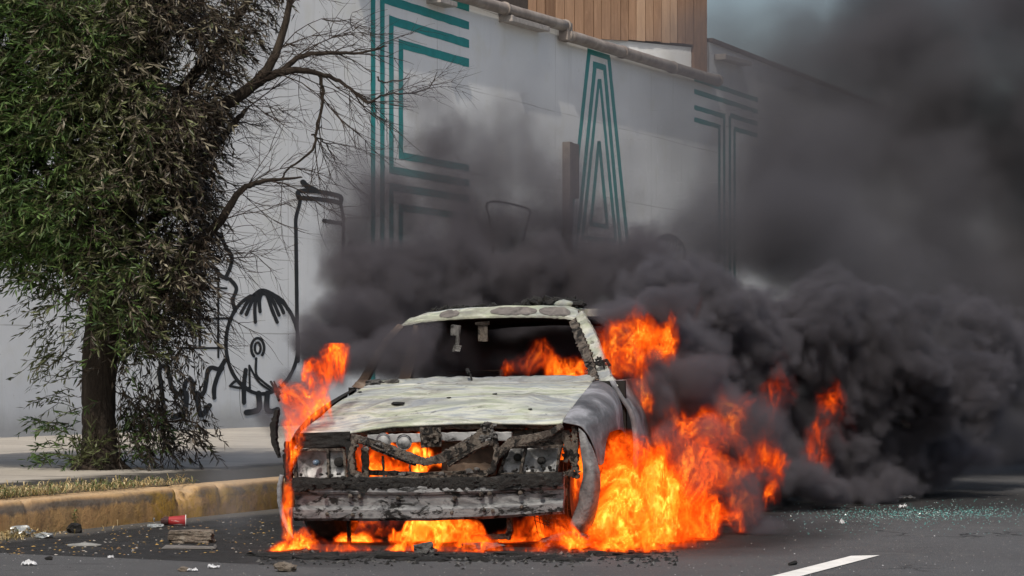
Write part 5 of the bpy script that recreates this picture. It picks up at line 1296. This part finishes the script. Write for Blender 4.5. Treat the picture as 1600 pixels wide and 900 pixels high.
def soil_pos():
    a_ = r4.triangular(-7, 2.6, -1.6)
    while noise.noise(Vector((a_ * 1.5, 3, 0))) < r4.uniform(-.5, .1): a_ = r4.triangular(-7, 2.6, -1.6)
    off = -.10 - abs(r4.gauss(0, .5)) * (1 if a_ < .6 else .6); return S(a_, off, .222 + .02 * r4.random())
weeds('weeds', 18000, soil_pos, .012, .06, (5, 6, 4), 'low green and straw weeds over the dry soil behind the kerb', 'weeds')
def foot_pos(): 
    a_ = r4.choice((r4.gauss(-1.2, .35), r4.gauss(-.35, .28), r4.gauss(-.9, .6))); return S(a_, .02 + abs(r4.gauss(0, .09)), .0)
weeds('weeds', 1300, foot_pos, .015, .075, (1, 6, 4), 'dry brown weeds and leaf litter at the foot of the kerb', 'weeds')
def plant(px, py, h, n_, label, mi, z=0):
    b = MB(); p = G(px, py, z); 
    for k in range(n_):
        a_ = r4.uniform(0, 2 * pi); d = Vector((cos(a_) * .5, sin(a_) * .3, 1)).normalized(); q = [p + d * h * t / 5 + Vector((.008 * sin(t + k), 0, 0)) for t in range(6)]
        b.tube(q, [.0028 * (1 - .15 * t) for t in range(6)], 4, mi=mi)
        for t in range(2, 6):
            for _ in range(3):
                dv = Vector((r4.uniform(-1, 1), r4.uniform(-1, 1), r4.uniform(-.2, 1))).normalized(); s_ = dv.cross(Vector((0, 0, 1))).normalized() * .007; L = r4.uniform(.018, .035)
                b.add([q[t], q[t] + dv * L * .5 + s_, q[t] + dv * L, q[t] + dv * L * .5 - s_], [(0, 1, 2, 3)], mi)
    thing_mb(b, 'weed_plant', M_W, label, 'plant')
plant(128, 822, .19, 4, 'pale dry weed with many seed heads climbing the kerb face', 2); plant(113, 828, .12, 7, 'green bushy weed at the kerb foot above the charred lump', 0)
plant(34, 822, .20, 2, 'thin pale weed standing against the kerb near its left end', 2); plant(137, 816, .10, 3, 'short dry weed at the kerb foot right of the tall one', 1)
plant(82, 815, .08, 3, 'short dry weed at the kerb foot between the thin and the bushy weed', 1)
# ------------------------------------------------------------------ the smoke
SM1 = [ # close black smoke welling up behind the car, left half
 B(505,545,15.6,55,60,.35,1,.5), B(472,600,14.7,42,50,.22,1,.6), B(450,665,14.3,22,50,.15,.8,.6), B(545,500,16.0,85,80,.5,1,.5), B(600,440,16.6,110,90,.6,1,.6), B(520,430,16.6,45,60,.35,.5,.8),
 B(690,440,17.0,130,95,.6,1,.6), B(800,430,17.2,130,80,.6,1,.6), B(620,520,16.6,120,70,.5,1,.5), B(720,360,17.4,110,80,.6,.55,.9),
 B(900,440,17.4,130,80,.6,.9,.7), B(1000,450,17.6,130,90,.6,.9,.7), B(760,250,17.8,120,100,.6,.3,1.2), B(665,235,17.8,95,100,.6,.55,1.1), B(700,310,17.6,120,80,.6,.6,1.0),
 B(560,370,17.0,60,90,.5,.5,.9), B(850,300,17.8,90,110,.6,.3,1.2), B(655,185,17.8,70,70,.5,.32,1.1), B(560,300,17.2,60,80,.5,.28,1.1), B(600,330,17.2,90,90,.5,.5,1.0), B(760,330,17.8,130,90,.6,.7,1.0), B(870,370,17.9,120,90,.6,.6,1.0), B(640,570,14.75,70,28,.15,.22,1.0), B(800,575,14.9,90,20,.15,.12,1.0), B(575,560,14.9,55,42,.3,1,.6), B(605,545,15.0,60,50,.3,1,.6), B(500,500,15.8,50,60,.4,.7,.6),
 B(660,560,16.2,90,45,.5,1,.5), B(760,560,16.3,100,50,.5,1,.5), B(860,550,16.5,80,50,.5,1,.5), B(760,530,17.2,180,60,.6,1,.5), B(700,540,15.6,70,40,.2,.4,.8),
]
SM2 = [ # billows rolling off the right-hand side of the car
 B(1000,560,16.6,90,110,.5,.8,.6), B(1080,520,17.0,110,110,.6,1,.5), B(1060,660,16.2,90,90,.4,.8,.6), B(1020,630,14.9,45,55,.3,1,.6), B(1060,600,15.2,60,60,.35,1,.6), B(1080,540,15.7,60,60,.4,1,.6), B(1040,480,15.4,45,30,.3,1,.6), B(1110,600,14.9,60,50,.25,.5,.8), B(1190,680,15.2,60,60,.25,.5,.8), B(1150,650,14.8,60,40,.2,.4,.8), B(1140,755,14.3,45,50,.18,.6,.9), B(1070,730,13.9,40,40,.12,.5,.9), B(1100,690,14.3,50,40,.15,.5,.9), B(1030,690,14.0,35,35,.12,.4,.9), B(1170,810,14.4,50,25,.2,.6,.8), B(1050,500,16.2,60,40,.4,1,.6), B(985,640,14.5,22,40,.12,.6,.8), B(1110,610,16.0,60,60,.35,.8,.6), B(1140,700,15.9,50,60,.3,.5,.7), B(1240,740,16.6,80,40,.4,.7,.6), B(978,492,14.9,42,22,.2,1,.6), B(1250,762,17.0,90,30,.5,.9,.6), B(1350,755,17.9,110,34,.6,1,.6), B(1450,700,18.8,100,60,.6,.9,.6), B(1170,590,17.4,110,110,.6,1,.45),
 B(1260,540,17.8,110,100,.6,1,.4), B(1340,600,18.0,110,100,.6,1,.35), B(1400,550,17.9,90,80,.5,1,.3), B(1450,600,18.2,90,80,.5,1,.35),
 B(1300,500,18.8,110,80,.6,1,.6), B(1260,680,18.0,120,80,.6,1,.45), B(1360,690,18.6,110,70,.6,1,.4), B(1180,730,17.4,110,60,.5,1,.5),
 B(1150,800,16.8,70,40,.3,.5,.8), B(1510,560,19.5,110,100,.7,.8,.6),
]
SM3 = [
 B(1120,400,18.8,150,120,.8,.9,1.0), B(1230,400,19.0,160,130,.9,1,.9), B(1340,450,19.2,170,120,.8,1,.9), B(1190,385,20,110,90,.8,1,.9), B(1175,395,19.3,100,70,.6,1,.7), B(1520,690,20.5,130,60,.8,.8,.8), B(1400,740,19.5,160,40,.8,.8,.8), B(1110,420,20.5,130,80,.8,.9,.9), B(1260,340,20,140,110,.9,.9,1.0), B(1400,420,17.2,220,90,.5,.22,1.2), B(1480,480,17.6,160,90,.5,.25,1.2), B(1290,400,17.0,120,70,.5,.3,1.1), B(1180,300,20,150,140,1.0,.5,1.1), # the tall plume behind them, drifting to the right
 B(1300,330,22,180,160,1.4,.9,.7), B(1450,420,22,190,160,1.4,.9,.6), B(1570,500,22.5,190,160,1.4,.9,.6), B(1430,180,24,230,220,1.6,1,.8), B(1330,120,24,150,150,1.4,.9,.9), B(1250,280,23,130,130,1.2,.9,.8),
 B(1600,240,24,220,220,1.6,.9,.8), B(1260,170,24,160,180,1.2,.8,1.0), B(1560,20,25,230,160,1.6,.6,.9), B(1380,40,25,210,190,1.4,1,1.0),
 B(1560,620,23,150,90,1.2,.8,.7), B(1150,290,22,160,190,1.2,.36,1.2), B(1000,280,22,240,260,1.2,.27,1.3), B(800,350,21,240,200,1.2,.27,1.3), B(1120,180,22,160,180,1.2,.3,1.2), B(640,420,21,200,130,1.0,.3,1.2), B(900,450,21,260,110,1.0,.6,1.0), B(700,500,21,260,90,1.0,.6,1.0), B(1060,440,21,200,120,1.2,.3,1.2),
 B(1700,420,24,200,300,1.6,1,.7), B(1230,330,22,150,150,1.2,.7,1.0), B(1230,60,25,180,150,1.2,.6,1.2), B(1150,20,25,90,80,1.0,.3,1.2), B(860,280,22,220,260,1.,.14,1.3), B(1560,660,26,200,120,1.2,.8,.8), B(1640,120,23,160,240,1.4,1,.7),
]
M_SM1 = smoke_mat('black_smoke', 9.0, (.185, .172, .19), .1)
M_SM2 = smoke_mat('billowing_smoke', 15.0, (.205, .195, .218), .1)
M_SM3 = smoke_mat('plume_smoke', 3.4, (.175, .17, .185), .1)
V = 1.0
lo, hi = bounds(SM1, .1, .02)
o = volume_object('smoke', lo, hi, .03 * V, smoke_field([(c, r, w, s * .8) for c, r, w, s in SM1], [(.9, .35), (2.6, .12)], [(2.4, .75), (5.5, .5), (12, .25)], (9, .55)), M_SM1)
tag(o, 'thin black smoke welling up behind the burning car in front of the painted wall', 'smoke', kind='stuff')
lo, hi = bounds(SM2, .1, .02)
o = volume_object('smoke', lo, hi, .026 * V, smoke_field([(c, r, w, s * .55) for c, r, w, s in SM2], [(.9, .3), (3.0, .09)], [(1.7, .7), (4.2, .6), (9.5, .42)], (14, .35)), M_SM2)
tag(o, 'dense billowing grey smoke rolling off the right-hand side of the burning car', 'smoke', kind='stuff')
lo, hi = bounds(SM3, .3, .02)
o = volume_object('smoke', lo, hi, .075 * V, smoke_field(SM3, [(.4, .8), (1.2, .28)], [(.9, .6), (2.2, .4), (4.5, .2)], (4, .6)), M_SM3)
tag(o, 'tall dark plume of smoke filling the sky beside the warehouse', 'smoke', kind='stuff')

# ------------------------------------------------------------------ the flames
FL1 = [ # close to the front of the car
 B(441,715,13.3,13,60,.14,1.1,.45), B(450,662,13.4,24,48,.2,1.1,.45), B(474,628,13.5,42,38,.25,1.1,.45), B(508,602,13.7,42,34,.25,1,.5), B(530,580,13.8,30,30,.25,.8,.6), B(447,790,13.15,11,45,.10,.9,.5),
 B(428,862,12.9,44,20,.25,1.2,.45), B(468,846,13.0,44,38,.25,1.2,.45), B(530,860,12.9,60,20,.3,1.2,.45), B(640,864,12.85,120,13,.3,1.1,.45), B(850,864,12.8,120,14,.3,1.2,.45), B(560,846,13.55,36,38,.3,1.2,.45), B(612,850,13.5,44,30,.3,1.2,.45),
 B(660,846,13.55,44,36,.3,1.2,.45), B(715,848,13.5,50,36,.3,1.2,.45), B(760,860,13.1,60,20,.3,1,.5), B(800,846,13.5,44,34,.3,1.1,.5), B(845,840,13.5,46,40,.3,1.1,.5), B(590,800,13.9,140,34,.15,.45,.7),
 B(900,855,13.1,70,24,.3,1,.5), B(955,800,13.3,55,80,.35,1.2,.4), B(1000,790,13.5,75,90,.4,1.3,.4), B(985,720,13.9,55,50,.3,.9,.5),
 B(1050,810,13.6,70,65,.35,1.0,.45), B(1090,770,14.0,55,60,.3,.8,.5), B(1000,855,13.1,90,24,.3,1.0,.4), B(1105,815,13.9,40,34,.3,.9,.5), B(1140,800,14.3,30,26,.25,.7,.6), B(940,720,13.7,30,60,.25,1,.5), B(1045,740,14.0,60,60,.3,.9,.5), B(955,835,12.7,45,45,.25,1.3,.4), B(1000,850,12.75,60,35,.25,1.2,.4), B(1060,850,13.0,50,25,.25,1,.5),
 B(890,740,13.8,30,70,.2,1,.5), B(580,722,13.7,36,36,.12,1,.4), B(640,732,13.7,70,26,.2,1.2,.4), B(610,684,13.6,52,10,.12,1.2,.35), B(590,730,13.65,30,26,.15,1.2,.4), B(680,738,13.8,40,18,.2,1.2,.4), B(790,680,13.9,80,14,.2,.5,.5),
 B(720,730,13.9,50,20,.1,.8,.5),
]
FL2 = [ # along the side and behind
 B(985,560,14.7,62,55,.3,1,.5), B(1022,535,15.1,48,48,.3,1,.5), B(1003,615,14.8,32,55,.2,.9,.5), B(965,540,15.4,45,40,.3,.8,.6), B(1040,580,15.3,30,40,.2,.6,.6), B(1085,505,16.8,20,30,.1,.5,.7),
 B(890,578,15.4,45,22,.3,.9,.5), B(845,575,15.5,30,24,.2,.6,.6), B(795,588,15.5,30,16,.2,.6,.6),
 B(1085,685,15.0,60,60,.35,1,.6), B(1130,640,15.8,50,60,.3,.8,.6), B(1050,700,14.9,60,60,.3,.8,.6), B(1180,720,15.8,55,50,.3,.8,.6),
 B(1200,650,16.4,40,60,.25,.45,.8), B(1225,590,16.9,22,60,.2,.35,.9), B(1165,775,15.0,34,36,.25,.7,.6), B(1120,750,14.7,50,45,.3,.8,.6), B(1200,755,15.6,30,25,.2,.6,.7), B(1210,715,15.9,50,40,.3,.8,.6), B(1275,700,16.9,40,50,.3,.8,.6), B(1305,640,17.2,35,45,.2,.5,.8),
]
M_FL1 = flame_mat('flame_close', 165.0, 42.0)
M_FL2 = flame_mat('flame_beyond', 80.0, 34.0)
def thin(L, k): return [(c, (r[0], r[1] * k, r[2]), w, sf) for c, r, w, sf in L]
lo, hi = bounds(thin(FL1, .4), .05, .012)
o = volume_object('flames', lo, hi, .0088 * V, flame_field(thin(FL1, .4), [(2.2, .15), (5.5, .09), (12.0, .03)], 13.0), M_FL1)
tag(o, 'bright orange flames licking round the front and under the bumper of the burning car', 'fire', kind='stuff')
lo, hi = bounds(thin(FL2, .4), .05, .012)
o = volume_object('flames', lo, hi, .012 * V, flame_field(thin(FL2, .4), [(2.0, .15), (5.0, .09), (11.0, .03)], 11.5), M_FL2)
tag(o, 'orange flames pouring from the side windows and the rear of the burning car', 'fire', kind='stuff')

SM4 = [B(380,760,14.6,60,60,.5,.35,1.0), B(410,700,15.0,40,80,.5,.25,1.0), B(350,800,14.2,70,30,.4,.3,1.0), B(310,830,13.7,60,18,.3,.3,.9), B(640,590,15.0,80,18,.15,.4,.9), B(1180,850,13.9,120,16,.4,.22,.9), B(1240,825,14.6,90,20,.4,.2,.9)]
M_SM4 = smoke_mat('pale_wisp', 1.3, (.62, .66, .75), .1)
lo, hi = bounds(SM4, .1, .01)
o = volume_object('smoke', lo, hi, .045, smoke_field(SM4, [(1.2, .3), (3.5, .1)], [(3, .3)], (5, .8)), M_SM4)
tag(o, 'faint bluish wisps of smoke drifting low over the gutter beside the car', 'smoke', kind='stuff')
